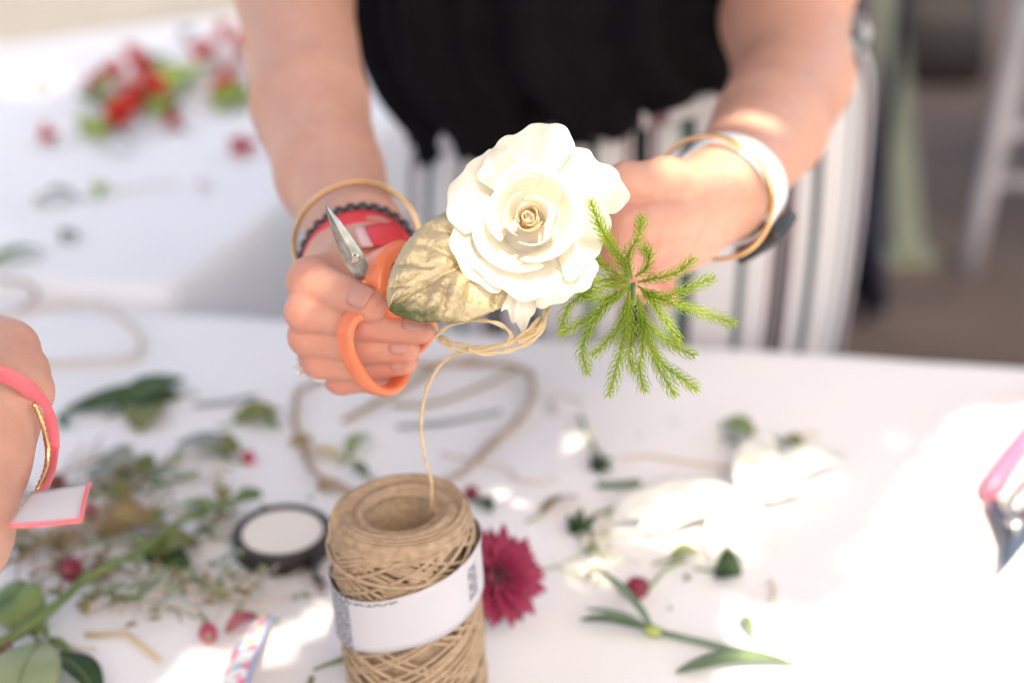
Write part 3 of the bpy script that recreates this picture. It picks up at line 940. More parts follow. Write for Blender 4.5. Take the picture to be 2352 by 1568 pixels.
    def pleat(a, v):
        amp = 0.0024 * (1 - 0.3 * v)
        return amp * (math.sin(a * 17 + 0.6 * math.sin(a * 3)) * 0.6 + math.sin(a * 29 + 1.3) * 0.4) * min(1, 0.25 + v * 4)
    rr = smooth_rings(keys, 6)
    V, F, UV = loft(rr, 220, pleat, uv_w=1.04)
    tro = mesh("trousers", V, F, M['striped'], root, uv=UV)
    for sx in (-1, 1):
        kk = [((0.107 + sx * .098, 1.19, 0.68), 0.100, 0.122, 0), ((0.107 + sx * .095, 1.2, 0.45), 0.095, 0.105, 0), ((0.107 + sx * .09, 1.22, 0.12), 0.085, 0.095, 0)]
        V, F, UV = loft(smooth_rings(kk, 6), 80, lambda a, v: 0.004 * math.sin(a * 9 + 1), uv_w=0.6)
        mesh("trouser_leg", V, F, M['striped'], tro, uv=UV)
    wb = [((0.105, 1.165, 0.934), 0.187, 0.109, tl), ((0.105, 1.166, 0.926), 0.191, 0.112, tl), ((0.105, 1.168, 0.918), 0.190, 0.111, tl)]
    V, F, UV = loft(wb, 160, lambda a, v: 0.0018 * math.sin(a * 33), uv_w=0.35)
    thick(mesh("waist_tie", V, F, M['striped'], tro, uv=UV), 0.003)
    # black top
    kb = [((0.092, 1.158, 0.925), 0.172, 0.112, tl * 1.35), ((0.090, 1.157, 0.942), 0.178, 0.118, tl * 1.3), ((0.076, 1.15, 0.968), 0.186, 0.130, tl), ((0.064, 1.135, 1.000), 0.186, 0.137, tl * .5),
          ((0.066, 1.11, 1.06), 0.186, 0.135, 0.05), ((0.092, 1.085, 1.14), 0.195, 0.128, 0), ((0.095, 1.06, 1.22), 0.182, 0.110, 0), ((0.095, 1.045, 1.29), 0.165, 0.078, 0), ((0.095, 1.04, 1.325), 0.11, 0.062, 0), ((0.095, 1.035, 1.34), 0.075, 0.058, 0)]
    def folds(a, v):
        return (0.010 * math.sin(a * 13 + 2.2 * v + 0.8 * math.sin(a * 4)) + 0.008 * math.sin(a * 27 + 1 + 3 * v)) * (1 - v) ** 0.6
    V, F, UV = loft(smooth_rings(kb, 7), 220, folds)
    mrow = (len(kb) - 1) * 7 + 1
    V = [list(p) for p in V]
    for i in range(221):                     # uneven hem
        a = 2 * math.pi * i / 220
        dz = -0.008 * max(0, math.sin(a * 7 + 0.9)) - 0.005 * math.sin(a * 15) - 0.0015 * math.sin(a * 33)
        for j in range(8):
            V[i * mrow + j][2] += dz * (1 - j / 7.0) ** 1.5
    top = thick(mesh("blouse", V, F, M['black_cloth'], root), 0.0015)
    # tied tails at the front hem
    for px0, py0, px1, py1, wd in ((1010, 180, 1000, 285, .014), (1290, 210, 1330, 335, .022), (1235, 190, 1215, 315, .016)):
        a, b = P(px0, py0, 1.085), P(px1, py1, 1.078)
        V, F = sweep(catmull([a, (a + b) / 2 + (0.004, -0.012, 0), b], 6), [(wd * t, 0.003 * math.sin(t * 5)) for t in (-.5, -.25, 0, .25, .5)] + [(wd * t, 0.003 * math.sin(t * 5) - 0.0015) for t in (.5, .25, 0, -.25, -.5)], up=(1, 0, 0), scale=np.linspace(0.6, 1.15, 13))
        mesh("hem_tail", V, F, M['black_cloth'], top)
    for sx, ft in ((0, (0.02, 1.22)), (1, (0.19, 1.25))):
        V, F = tube([(ft[0], ft[1] + .05, .05), (ft[0], ft[1] - .05, .045), (ft[0], ft[1] - .16, .03)], 0.046, 12, 5, taper=[.9, 1, .6])
        V = [(p[0], p[1], max(p[2], 0.004)) for p in V]
        mesh("shoe", V, F, M['shoe'], root)
    return root, fing
FLORIST, FING = florist()

# ------------------------------------------------------------------ second person, at the left edge
def helper_person():
    root = empty("person", (-0.62, 0.10, 0), "person with pink ribbon round the wrist reaching over strewn leaves", "person")
    f = Field()
    shA, shB = np.array((-0.46, 0.17, 1.28)), np.array((-0.78, 0.06, 1.28))
    el = P(-390, 1480, .53)
    f.group(chain([shA, el, P(-192, 1200, .575), P(-110, 1030, .60), P(-56, 915, .615)], [.046, .040, .036, .0310, .0250]), 0.008, None)
    palm = chain([P(-44, 915, .615), P(-45, 830, .63)], [.024, .020]) + chain([P(-15, 905, .615), P(-5, 835, .628)], [.018, .014])
    f.group(palm, .012, None)
    for p, r in (
        ([P(12, 830, .622), P(30, 796, .628), P(-60, 770, .645), P(-110, 800, .65)], [.012, .0098, .0085, .007]),
        ([P(36, 862, .618), P(56, 850, .622), P(-30, 830, .65), P(-90, 850, .65)], [.012, .0092, .008, .007]),
        ([P(48, 900, .614), P(70, 896, .616), P(0, 885, .648), P(-60, 890, .65)], [.0115, .0086, .0075, .0065]),
        ([P(-30, 830, .63), P(-40, 790, .632), P(-100, 770, .64)], [.012, .011, .009]),
        ([P(-50, 880, .61), P(-110, 840, .61), P(-130, 800, .62)], [.014, .011, .009])):
        f.group(chain(p, r), .004, .009)
    VA, QA = surface(f, 0.0022)
    c, hd, fw, side = core_body(shB, shA, (-0.62, 0.10, 0.92), (-0.60, 0.16, 1.50), (-0.62, 0.10, 1.08), ((-0.71, 0.07, 0.0), (-0.54, 0.12, 0.0)))
    VC, QC = surface(c, 0.009)
    # other arm hangs down
    g = Field(); g.group(chain([shB, shB + (-.03, -.03, -.3), shB + (0.0, .06, -.54), shB + (0.01, .09, -.62)], [.046, .038, .025, .028]), .03, None)
    VD, QD = surface(g, 0.006)
    o = fast_mesh("body", np.concatenate([VA, VC, VD]), np.concatenate([QA, QC + len(VA), QD + len(VA) + len(VC)]), M['skin'], root)
    m = o.modifiers.new("smooth", 'SMOOTH'); m.factor = 0.5; m.iterations = 2
    face_and_hair(root, hd, fw, side)
    kb = [((-.62, .10, .84), .185, .125, 0), ((-.62, .10, .95), .18, .125, 0), ((-.62, .10, 1.1), .175, .12, 0), ((-.62, .11, 1.24), .19, .105, 0), ((-.62, .115, 1.32), .12, .075, 0), ((-.62, .115, 1.35), .075, .062, 0)]
    V, F, UV = loft(smooth_rings(kb, 5), 80, lambda a, v: .004 * math.sin(a * 12 + v * 3) * (1 - v))
    thick(mesh("blouse", V, F, M['denim'], root), .002)
    for sx in (-1, 1):
        kk = [((-.62 + sx * .085, .10, .88), .098, .12, 0), ((-.62 + sx * .085, .10, .5), .08, .09, 0), ((-.62 + sx * .085, .09, .1), .065, .07, 0)]
        V, F, UV = loft(smooth_rings(kk, 5), 48, lambda a, v: .003 * math.sin(a * 8))
        mesh("trouser_leg", V, F, M['denim'], root)
    return root
HELPER = helper_person()

# ================================================================== jewellery
def jewellery():
    ax = norm(P(826, 545, .757) - P(757, 400, .82))
    c = P(800, 500, .778)
    o = mesh("bangle", *sweep(ring_path(P(820, 556, .760), norm(ax + VIEW * 0.25), .0335, 64), rrect(.0014, .0028, .0006), closed=True, up=ax), M['gold'])
    tag(o, "gold bangle loose on the wrist above the dark beads", "bangle")
    c = P(824, 598, .742)
    br = empty("beaded_bracelet", c, "dark round bead bracelet next to the red wristband", "bracelet")
    rp = ring_path(c, norm(ax + VIEW * 0.15), .0292, 30)
    mesh("cord", *sweep(ring_path(c, norm(ax + VIEW * 0.15), .0292, 48), circle(.0007, 5), closed=True), M['bead'], br)
    proto = None
    for q in rp:
        if proto is None:
            proto = mesh("bead", *ball((0, 0, 0), .0035, 10, 7), M['bead'])
            b = proto
        else:
            b = proto.copy(); COL.objects.link(b)
        b.parent = br; b.location = Vector((q - c).tolist())
    c = P(828, 616, .734)
    wb = empty("wristband", c, "bright red wristband with pale pink edge beside the dark beads", "wristband")
    axn = norm(ax + VIEW * 0.1)
    mesh("band", *sweep(ring_path(c, axn, .0288, 64, .0288), rrect(.0016, .0150, .0006), closed=True, up=[norm(p - c) for p in ring_path(c, axn, .0288, 64, .0288)]), M['red_band'], wb)
    def patch(name, cs, m):
        V = []
        for i in range(9):
            for j in range(6):
                u, v = i / 8, j / 5
                p = (cs[0] * (1 - u) + cs[1] * u) * (1 - v) + (cs[3] * (1 - u) + cs[2] * u) * v
                V.append(p + VIEW * (.0035 * math.sin(math.pi * u) + .001 * math.sin(math.pi * v)))
        thick(mesh(name, V, grid_faces(9, 6), M[m], wb), .0010)
    patch("cloth_tag", [P(836, 520, .712), P(905, 513, .712), P(938, 560, .698), P(858, 564, .690)], 'red_band')
    patch("tag_border", [P(812, 526, .714), P(834, 520.5, .7115), P(856, 564.5, .6895), P(830, 570, .693)], 'pink_band')
    # ring with a stone
    p0, p1 = FING[2][0][0], FING[2][0][1]
    rc = p0 + (p1 - p0) * 0.90; ra = norm(p1 - p0)
    rg = empty("finger_ring", rc, "silver ring with clear stone on the hand with scissors", "ring")
    mesh("hoop", *sweep(ring_path(rc, ra, .0114, 40), circle(.0015, 8), closed=True), M['silver'], rg)
    sd = norm(np.array((-0.75, -0.45, -0.35)) - ra * np.dot((-0.75, -0.45, -0.35), ra))
    V, F = [], []
    a = ra; b = np.cross(sd, a); sc = rc + sd * .0118
    for k in range(8):
        t = 2 * math.pi * k / 8
        for rr, h in ((.0004, -.001), (.0032, .0016), (.0022, .0030)):
            V.append(sc + sd * h + rr * (math.cos(t) * a + math.sin(t) * b))
    F = grid_faces(8, 3, True) + [tuple(k * 3 + 2 for k in range(8))]
    mesh("stone", V, F, M['gem'], rg, smooth=False)
    for k in range(4):
        t = math.pi / 4 + k * math.pi / 2
        q = sc + .0033 * (math.cos(t) * a + math.sin(t) * b)
        mesh("prong", *tube([q - sd * .001, q + sd * .0024], .0005, 6, 2), M['silver'], rg)
    for k in (-1, 1):
        for j in range(3):
            t = k * (0.42 + 0.24 * j)
            q = rc + .0117 * (math.cos(t) * sd + math.sin(t) * np.cross(ra, sd))
            mesh("side_stone", *ball(q, .0012, 7, 5), M['gem'], rg)
    # the other wrist: watch and bangle
    ax2 = norm(P(1668, 432, .762) - P(1768, 292, .865))
    wc = P(1672, 436, .766)
    w = empty("wristwatch", wc, "white strapped wristwatch with dark underside on the lit wrist", "watch")
    axw = norm(ax2 - 0.32 * VIEW)
    rp = ring_path(wc, axw, .0290, 72, .0280)
    mesh("strap", *sweep(rp, rrect(.0026, .0205, .001), closed=True, up=[norm(p - wc) for p in rp]), M['white_plastic'], w)
    dn = norm(np.array((0.55, -0.35, -0.75)) - axw * np.dot((0.55, -0.35, -0.75), axw))
    fr = np.array((axw, np.cross(dn, axw), dn))
    bevel(mesh("case", *box(wc + dn * .0330, .030, .032, .0085, fr), M['dark_glass'], w), .003)
    bevel(mesh("strap_lug", *box(wc + dn * .0305 + fr[1] * .017, .019, .006, .005, fr), M['white_plastic'], w), .001)
    bc = P(1634, 456, .752)
    axb = norm(ax2 + VIEW * 0.28 + (-0.30, 0, -0.05))
    o = mesh("bangle", *sweep(ring_path(bc, axb, .0335, 72), circle(.0013, 10), closed=True), M['gold'])
    tag(o, "thin gold bangle hanging beside the white wristwatch", "bangle")
    # second person's ribbon and chain
    hx = norm(P(-22, 915, .615) - P(-68, 1030, .60))
    rc = P(-28, 935, .610)
    rb = empty("wrist_ribbon", rc, "pink satin ribbon tied on the wrist with a white tail", "ribbon")
    V, F = sweep(catmull([P(-60, 830, .585), P(0, 858, .582), P(48, 880, .59), P(88, 918, .605), P(112, 970, .618), P(118, 1030, .625), P(108, 1090, .612), P(82, 1142, .592)], 8),
                 [(.0035 * t, .0006 * math.cos(t * 2)) for t in np.linspace(-1, 1, 7)] + [(.0035 * t, .0006 * math.cos(t * 2) - .0005) for t in np.linspace(1, -1, 7)],
                 up=np.array([norm(np.array((0.25 + 0.75 * t, 0.1, 0.9 - 0.6 * t))) for t in np.linspace(0, 1, 57)]))
    mesh("loop", V, F, M['pink_ribbon'], rb)
    A = [P(72, 1130, .585), P(205, 1108, .60), P(185, 1194, .58), P(20, 1206, .560)]
    nu = nv = 9
    V = []
    for i in range(nu):
        for j in range(nv):
            a, b = i / (nu - 1), j / (nv - 1)
            p = (A[0] * (1 - a) + A[1] * a) * (1 - b) + (A[3] * (1 - a) + A[2] * a) * b
            V.append(p + VIEW * .004 * math.sin(a * 3.1) + VIEW * .002 * math.sin(b * 3.1))
    t = mesh("tail", V, grid_faces(nu, nv), M['white_ribbon'], rb); thick(t, .0004)
    edge = [V[i * nv + nv - 1] for i in range(nu)] + [V[(nu - 1) * nv + j] for j in range(nv - 2, -1, -1)]
    mesh("tail_edge", *sweep(edge, rrect(.0012, .0022, .0004), up=VIEW), M['pink_ribbon'], rb)
    o = mesh("chain_bracelet", *sweep(catmull([P(78, 925, .600), P(98, 975, .605), P(110, 1025, .612), P(106, 1075, .610), P(86, 1125, .600)], 8), circle(.0008, 6), scale=[1 + .6 * (k % 2) for k in range(33)]), M['gold'])
    tag(o, "fine gold chain bracelet hanging inside the pink ribbon", "bracelet")
jewellery()

# ================================================================== scissors
def scissors():
    tip, piv, heel = P(748, 470, .640), P(816, 592, .650), P(833, 652, .655)
    root = empty("scissors", piv, "small steel scissors with orange handles held in the hand", "scissors")
    ax = norm(tip - piv); sd = norm(np.cross(ax, VIEW)); nr = np.cross(sd, ax)
    if nr @ VIEW < 0: nr = -nr
    def blade(off, wl, wr, dz, lift):
        L = np.linalg.norm(tip - piv); H = np.linalg.norm(heel - piv)
        prof = [(L, 0.0, 0.0004), (L * .96, wl * .16, wr * .16), (L * .7, wl * .5, wr * .5), (L * .35, wl * .8, wr * .8), (0.0, wl, wr), (-H * .5, wl * .85, wr * .85), (-H, wl * .7, wr * .7)]
        V = []
        for t, a, b in prof:
            c = piv + ax * t + nr * (dz + lift * max(0, t) / L)
            V += [c - sd * a, c - sd * a * .2 + nr * .0011, c + sd * b, c - sd * a * .2 - nr * .0004]
        F = []
        for i in range(len(prof) - 1):
            for q in range(4):
                F.append((i * 4 + q, i * 4 + (q + 1) % 4, (i + 1) * 4 + (q + 1) % 4, (i + 1) * 4 + q))
        F += [(3, 2, 1, 0), tuple(len(V) - 4 + q for q in range(4))]
        o = mesh("blade", V, F, M['steel'], root, smooth=False); bevel(o, .0003, 1)
    blade(0, .0032, .0042, 0.0, 0.0)
    blade(0, .0058, .0018, -.0018, .0007)
    V, F = [], []
    for k in range(16):
        t = 2 * math.pi * k / 16
        for r, h in ((.0022, .0008), (.0022, .0018), (.0015, .0023)):
            V.append(piv + nr * h + r * (math.cos(t) * ax + math.sin(t) * sd))
    mesh("pivot_screw", V, grid_faces(16, 3, True) + [tuple(k * 3 + 2 for k in range(16))], M['silver'], root, smooth=False)
    hs = heel + ax * .003
    # lower handle: long loop for three fingers
    loop = [P(838, 716, .652), P(808, 730, .650), P(793, 765, .649), P(798, 808, .652), P(822, 856, .657), P(850, 888, .663), P(880, 899, .670), P(908, 886, .679),
            P(926, 850, .689), P(944, 808, .694), P(972, 776, .694), P(986, 742, .690), P(962, 722, .683), P(905, 713, .668)]
    lp = catmull(loop, 6, True)
    ctr = sum(np.array(p) for p in lp) / len(lp)
    up = np.array([norm(p - ctr) for p in lp])
    V, F = sweep(lp, rrect(.0042, .0092, .0018, 4), closed=True, up=up)
    h1 = mesh("handle", V, F, M['orange'], root)
    # upper handle: rounded thumb loop, seen edge on
    loop2 = [P(858, 640, .655), P(864, 606, .658), P(886, 585, .663), P(915, 580, .668), P(945, 610, .670), P(950, 660, .668), P(930, 705, .664), P(895, 716, .659), P(872, 692, .657), P(860, 668, .656)]
    lp = catmull(loop2, 6, True); ctr = sum(np.array(p) for p in lp) / len(lp)
    up = np.array([norm(p - ctr) for p in lp])
    V, F = sweep(lp, rrect(.0085, .0190, .0032, 4), closed=True, up=up)
    h2 = mesh("handle", V, F, M['orange'], root)
    for a, b, hh in ((heel, P(846, 706, .655), h1), (heel + sd * 0.001 + ax * .002, P(866, 672, .658), h2)):
        V, F = sweep(catmull([a, (a + b) / 2, b], 4), rrect(.0085, .0055, .0018, 3), up=nr, scale=np.linspace(0.7, 1.1, 9))
        mesh("handle_shank", V, F, M['orange'], hh)
scissors()

# ================================================================== rose, gold leaf, fern and twine of the buttonhole
def rose():
    c = P(1216, 497, .622)
    n = norm(VIEW + (-0.06, 0.0, 0.10))                     # the way the flower faces
    ex = norm(np.cross((0, 0, 1.0), n)); ey = np.cross(n, ex)
    if ex[0] < 0: ex, ey = -ex, -ey
    root = empty("rose", c - n * .04, "open cream rose held between the two hands", "rose")
    r = np.random.default_rng(21)
    def petal(ang, R, base_r, depth, top, wid, flare, curl, seed, point=0.0, wav=1.0, roll=0.0, m='rose', nu=19, nv=17):
        "a cupped petal: ang (deg, 0 = right, 90 = up) ; R rim radius ; depth base below the face ; top rim height ; wid angular half width"
        V, UV = [], []
        rr = np.random.default_rng(seed)
        ph = rr.uniform(0, 6, 6); skew = rr.uniform(-.10, .10) * (1 if wav > .9 else 0)
        for i in range(nu):
            u = -1 + 2 * i / (nu - 1)
            for j in range(nv):
                v = j / (nv - 1)
                # outline: full width above the middle, notched, wavy rim
                edge = 1 + skew * u - 0.20 * abs(u) ** 2.6 - point * abs(u) ** 1.2 + 0.035 * wav * math.sin(u * 4 + ph[0]) + (0.022 + (.014 if wav > .9 else 0)) * wav * math.sin(u * 11 + ph[1]) + 0.011 * wav * math.sin(u * 29 + ph[5])
                vv = v * edge
                half = wid * (0.35 + 0.65 * math.sin(min(1, vv * 1.15) * math.pi / 2) ** 0.8)
                a = math.radians(ang) + half * u
                rad = base_r + (R - base_r) * (0.72 * math.sin(min(vv, 1.0) * math.pi / 2) ** 0.9 + 0.28 * vv ** (1 + flare * 3))
                z = -depth + (depth + top) * (1 - (1 - min(vv, 1)) ** 1.5)
                ro = max(0.0, vv - 0.72) / 0.28                       # rim rolls back
                rad += curl * R * 0.20 * ro ** 1.6
                z -= curl * R * 0.34 * ro ** 2.0
                rad += roll * abs(u) ** 3 * vv * R                     # side edges fold outwards
                z += 0.0016 * wav * math.sin(u * 5 + ph[2] + vv * 3) * vv + 0.0008 * wav * math.sin(u * 11 + ph[3]) * vv
                rad += 0.0012 * wav * math.sin(u * 4 + ph[4]) * vv
                V.append(c + rad * (math.cos(a) * ex + math.sin(a) * ey) + z * n)
        o = mesh("petal", V, grid_faces(nu, nv), M[m], root)
        thick(o, 0.0003); subd(o, 1)
        return o
    # tight heart: petals wound round each other
    k = 0
    for (R, top, wid, m) in ((.0016, .0030, 2.2, 'rose_in'), (.0028, .0040, 1.9, 'rose_in'), (.0040, .0046, 1.6, 'rose_in'), (.0052, .0050, 1.5, 'rose_in'), (.0066, .0054, 1.4, 'rose_in'),
                             (.0084, .0058, 1.3, 'rose'), (.0108, .0058, 1.2, 'rose'), (.0132, .0054, 1.15, 'rose')):
        petal(70 + k * 137.5, R, R * .55, .030, top, wid, 0.0, 0.10 if k > 4 else 0.0, 100 + k, wav=0.35, m=m)
        k += 1
    mesh("heart", *ball(c - n * .012, .0050, 14, 10, n, (1, 1, 2.2)), M['rose_in'], root)
    mesh("receptacle", *ball(c - n * .0215, .0165, 20, 10, n, (1, 1, .55)), M['rose'], root)
    # opening whorl: broad smooth petals
    for ang, R, top, w, cu in ((150, .0182, .004, 1.3, .25), (-30, .0215, .003, 1.25, .15), (80, .0225, .002, 1.15, .35), (-140, .0245, -.001, 1.2, .4)):
        petal(ang, R, .006, .030, top, w, 0.2, cu, 200 + k, wav=0.35); k += 1
    # outer petals, matched to the outline in the photograph
    for ang, R, top, w, fl, cu, pt in ((92, .0405, -.002, .58, .5, .10, .0), (36, .0410, -.003, .56, .5, .20, .0), (-16, .0335, -.003, .75, .4, .18, .0),
                                       (-56, .0400, -.006, .50, .5, .10, .06), (-100, .0345, -.005, .75, .4, .12, .0), (158, .0368, -.004, .66, .5, .15, .0), (-150, .0372, -.007, .70, .5, .10, .05), (120, .0318, -.001, .45, .5, .3, .0)):
        petal(ang, R, .007, .026, top, w, fl, cu, 300 + k, point=pt, roll=0.03, wav=1.0); k += 1
    # the small folded petal below, sepals and stem
    petal(-94, .0415, .012, .024, -.010, .22, .5, .6, 555, point=.05, roll=0.1)
    cal = mesh("calyx", *ball(c - n * .032, .0085, 12, 8, n, (1, 1, 1.2)), M['stem'], root)
    for ang in (20, 92, 164, 236, 308):
        a = math.radians(ang)
        d = math.cos(a) * ex + math.sin(a) * ey
        V, F, _ = leaf_grid(c - n * .029 + d * .004, c - n * .031 + d * .030, .008, n, arch=-.004, nu=8, nv=5)
        thick(mesh("sepal", V, F, M['leaf_mid'], cal), .0006)
    mesh("stalk", *tube([c - n * .036, c - n * .046 + (.008, 0, -.002), P(1335, 524, .688), P(1400, 546, .692), P(1470, 640, .704)], .0026, 8, 6), M['stem'], root)

def leaf_grid(base, tip, width, up, arch=0.004, cup=0.25, nu=14, nv=9, peak=0.42, sharp=1.0, wave=0.0, seed=0, side_curve=0.0):
    "leaf blade from base to tip; returns V, F, uv (u along, v across)"
    base, tip, up = np.asarray(base, float), np.asarray(tip, float), np.asarray(up, float)
    t = norm(tip - base); L = np.linalg.norm(tip - base)
    s = norm(np.cross(up, t)); o = np.cross(t, s)
    V, UV = [], []
    for i in range(nu):
        u = i / (nu - 1)
        x = u ** (math.log(0.5) / math.log(peak))
        w = width * 0.5 * (math.sin(math.pi * x) ** (0.75 * sharp) * 0.97 + 0.012)
        c = base + t * L * u + o * arch * math.sin(math.pi * u) + s * side_curve * math.sin(math.pi * u)
        for j in range(nv):
            v = -1 + 2 * j / (nv - 1)
            z = cup * w * abs(v) ** 1.3 + wave * math.sin(u * 19 + seed + v * 2) * abs(v) * width
            V.append(c + s * w * v + o * z)
            UV.append((u, (v + 1) / 2))
    return V, grid_faces(nu, nv), UV

def gold_leaf():
    # midrib from under the rose to the pointed tip at lower left
    base, tip = P(1240, 514, .656), P(896, 704, .626)
    root = empty("gold_leaf", base, "gold painted leaf with green tip behind the cream rose", "leaf")
    t = norm(tip - base); L = np.linalg.norm(tip - base)
    up = norm(VIEW + (0, 0, 0.25)); s = norm(np.cross(up, t)); o = np.cross(t, s)     # s points to the lower edge or upper edge
    if s[2] < 0: s = -s
    nu, nv = 70, 60
    V, UV = [], []
    r = np.random.default_rng(5)
    for i in range(nu):
        u = i / (nu - 1)
        wu = 0.0255 * max(0.0, math.sin(math.pi * min(1, u))) ** 0.62     # upper half
        wl = 0.0250 * max(0.0, math.sin(math.pi * min(1, u))) ** 0.68
        for j in range(nv):
            v = -1 + 2 * j / (nv - 1)
            w = wu if v > 0 else wl
            ser = 0.00045 * math.sin(u * 120) * abs(v) ** 6
            c = base + t * L * u + s * (w * v + math.copysign(ser, v))
            # side veins run from the midrib towards the tip; the blade puckers between them
            q = u - 0.22 * abs(v) * (w / 0.02)
            vein = abs(((q * 6.0 + (0.35 if v < 0 else 0) + 0.12 * math.sin(u * 9 + v * 3)) % 1.0) - 0.5) * 2            # 1 on the vein
            puck = (1 - vein ** 2.2) * min(1, abs(v) * 3) * (1 - abs(v) ** 6)
            z = 0.0046 * puck * (0.7 + 0.3 * math.sin(u * 13 + v * 4)) + 0.00025 * math.sin(u * 57 + 5 * math.sin(v * 9)) * abs(v) + 0.0002 * math.sin(v * 27 + 4 * math.sin(u * 21)) + 0.0008 * math.sin(u * 23 + v * 5) * abs(v) + 0.0005 * math.sin(u * 31 - v * 9)
            z -= 0.0035 * abs(v) ** 2.2 * (1 if v < 0 else 0.6)
            z += 0.004 * math.sin(math.pi * u) - (0.0012 * math.exp(-(v * 16) ** 2))
            V.append(c + o * z)
            UV.append((u, (v + 1) / 2))
    b = mesh("blade", V, grid_faces(nu, nv), M['gold_leaf'], root, uv=UV); thick(b, .0005)
    mesh("midrib", *tube([base - o * .0006, base + t * L * .5 + o * .0028, tip], .0008, 7, 10, taper=[1.4, 1.0, .2]), M['gold_leaf'], b)
    mesh("stalk", *tube([base, P(1320, 535, .682), P(1398, 552, .694), P(1462, 640, .706)], .0015, 7, 6), M['stem'], root)

def fern():
    def C(x, y): return (1270 + .4319 * x, 263.4 + .4319 * y)
    hub = P(*C(430, 880), .632)
    root = empty("fern_sprig", hub, "bright green feathery fern sprig tucked beside the rose", "fern")
    r = np.random.default_rng(11)
    fr = [
        [(420, 870, .634), (340, 740, .625), (250, 590, .612), (200, 455, .606)],
        [(420, 870, .634), (400, 750, .630), (450, 660, .628), (475, 540, .632)],
        [(440, 860, .632), (500, 810, .628), (510, 750, .626), (485, 705, .622)],
        [(450, 890, .632), (540, 870, .628), (660, 840, .625), (745, 765, .622)],
        [(450, 910, .632), (560, 970, .626), (700, 930, .622), (855, 866, .620)],
        [(470, 930, .632), (600, 990, .624), (760, 1040, .620), (968, 1112, .618)],
        [(470, 930, .632), (540, 1010, .624), (610, 1110, .620), (670, 1212, .618)],
        [(450, 960, .630), (480, 1080, .622), (600, 1200, .618), (750, 1282, .616)],
        [(460, 1060, .624), (500, 1180, .618), (560, 1340, .616), (650, 1492, .615)],
        [(510, 1200, .618), (580, 1320, .619), (670, 1390, .620), (762, 1456, .622)],
        [(450, 1060, .625), (480, 1200, .622), (460, 1350, .624), (488, 1468, .626)],
        [(410, 940, .632), (390, 1120, .622), (350, 1300, .618), (298, 1492, .616)],
        [(410, 1040, .630), (420, 1180, .627), (405, 1280, .628), (428, 1366, .630)],
        [(400, 960, .632), (350, 1130, .626), (280, 1210, .625), (208, 1280, .626)],
        [(400, 930, .634), (280, 1010, .632), (160, 1220, .634), (182, 1374, .636)],
        [(400, 910, .634), (260, 1030, .634), (140, 1110, .636), (38, 1165, .638)],
        [(380, 900, .634), (220, 930, .638), (90, 1010, .640), (45, 1130, .642)],
        [(400, 880, .634), (330, 840, .634), (250, 790, .636), (215, 740, .640)],
        [(400, 890, .635), (300, 880, .638), (200, 880, .640), (150, 900, .642)],
        [(400, 900, .634), (330, 960, .634), (230, 980, .638), (140, 960, .640)],
    ]
    for pts in fr:
        pp = [P(*C(x, y), d) for x, y, d in pts]
        q = np.array(catmull(pp, 14))
        seg = np.linalg.norm(np.diff(q, axis=0), axis=1); s = np.concatenate([[0], np.cumsum(seg)]); Ltot = s[-1]
        tan = np.gradient(q, axis=0); tan /= np.linalg.norm(tan, axis=1, keepdims=True)
        parts = [sweep(q, circle(.00042, 5), scale=np.linspace(1.5, .7, len(q)))]
        V, F = merge(*parts)
        n = int(Ltot / .00024)
        a = norm(np.cross(tan[0], VIEW)); ph = r.uniform(0, 6)
        for k in range(n):
            ss = Ltot * (k + r.uniform(0, 1)) / n
            if ss < Ltot * .06: continue
            i = min(np.searchsorted(s, ss), len(q) - 1)
            t = tan[i]; c = np.array([np.interp(ss, s, q[:, x]) for x in range(3)])
            a = norm(a - t * (a @ t)); b = np.cross(t, a)
            th = ph + k * 2.399963
            d = math.cos(th) * a + math.sin(th) * b
            f = ss / Ltot
            ln = .0058 * (0.55 + 0.45 * math.sin(min(1, f * 2.2) * math.pi / 2)) * (1 - 0.5 * max(0, f - .86) / .14) * r.uniform(.8, 1.15)
            w = norm(np.cross(t, d)) * .00034
            m1 = c + d * ln * .55 + t * ln * .30; e = c + d * ln * .70 + t * ln * .85
            i0 = len(V)
            V += [c - w, c + w, m1 - w * .9, m1 + w * .9, e]
            F += [(i0, i0 + 1, i0 + 3, i0 + 2), (i0 + 2, i0 + 3, i0 + 4)]
        mesh("frond", V, F, M['fern'], root, smooth=False)
    mesh("stem", *tube([P(*C(428, 900), .640), P(*C(420, 1000), .652), P(1432, 600, .672), P(1410, 556, .690), P(1465, 645, .704)], .0012, 8, 6), M['stem'], root)

def twist_strand(name, pts, r, parent, m='raffia', n=10, strands=2, wob=0.0004):
    q = np.array(catmull(pts, n))
    parts = []
    tan = np.gradient(q, axis=0); tan /= np.linalg.norm(tan, axis=1, keepdims=True)
    a = norm(np.cross(tan[0], (0.3, 0.2, 0.9)))
    off = []
    s = np.concatenate([[0], np.cumsum(np.linalg.norm(np.diff(q, axis=0), axis=1))])
    fr = []
    for i in range(len(q)):
        a = norm(a - tan[i] * (a @ tan[i])); fr.append((a, np.cross(tan[i], a)))
    for k in range(strands):
        pts2 = [q[i] + r * .45 * (math.cos(s[i] / r * .35 + k * 2 * math.pi / strands) * fr[i][0] + math.sin(s[i] / r * .35 + k * 2 * math.pi / strands) * fr[i][1]) for i in range(len(q))]
        parts.append(sweep(pts2, circle(r * .62, 6)))
    V, F = merge(*parts)
    return mesh(name, V, F, M[m], parent)

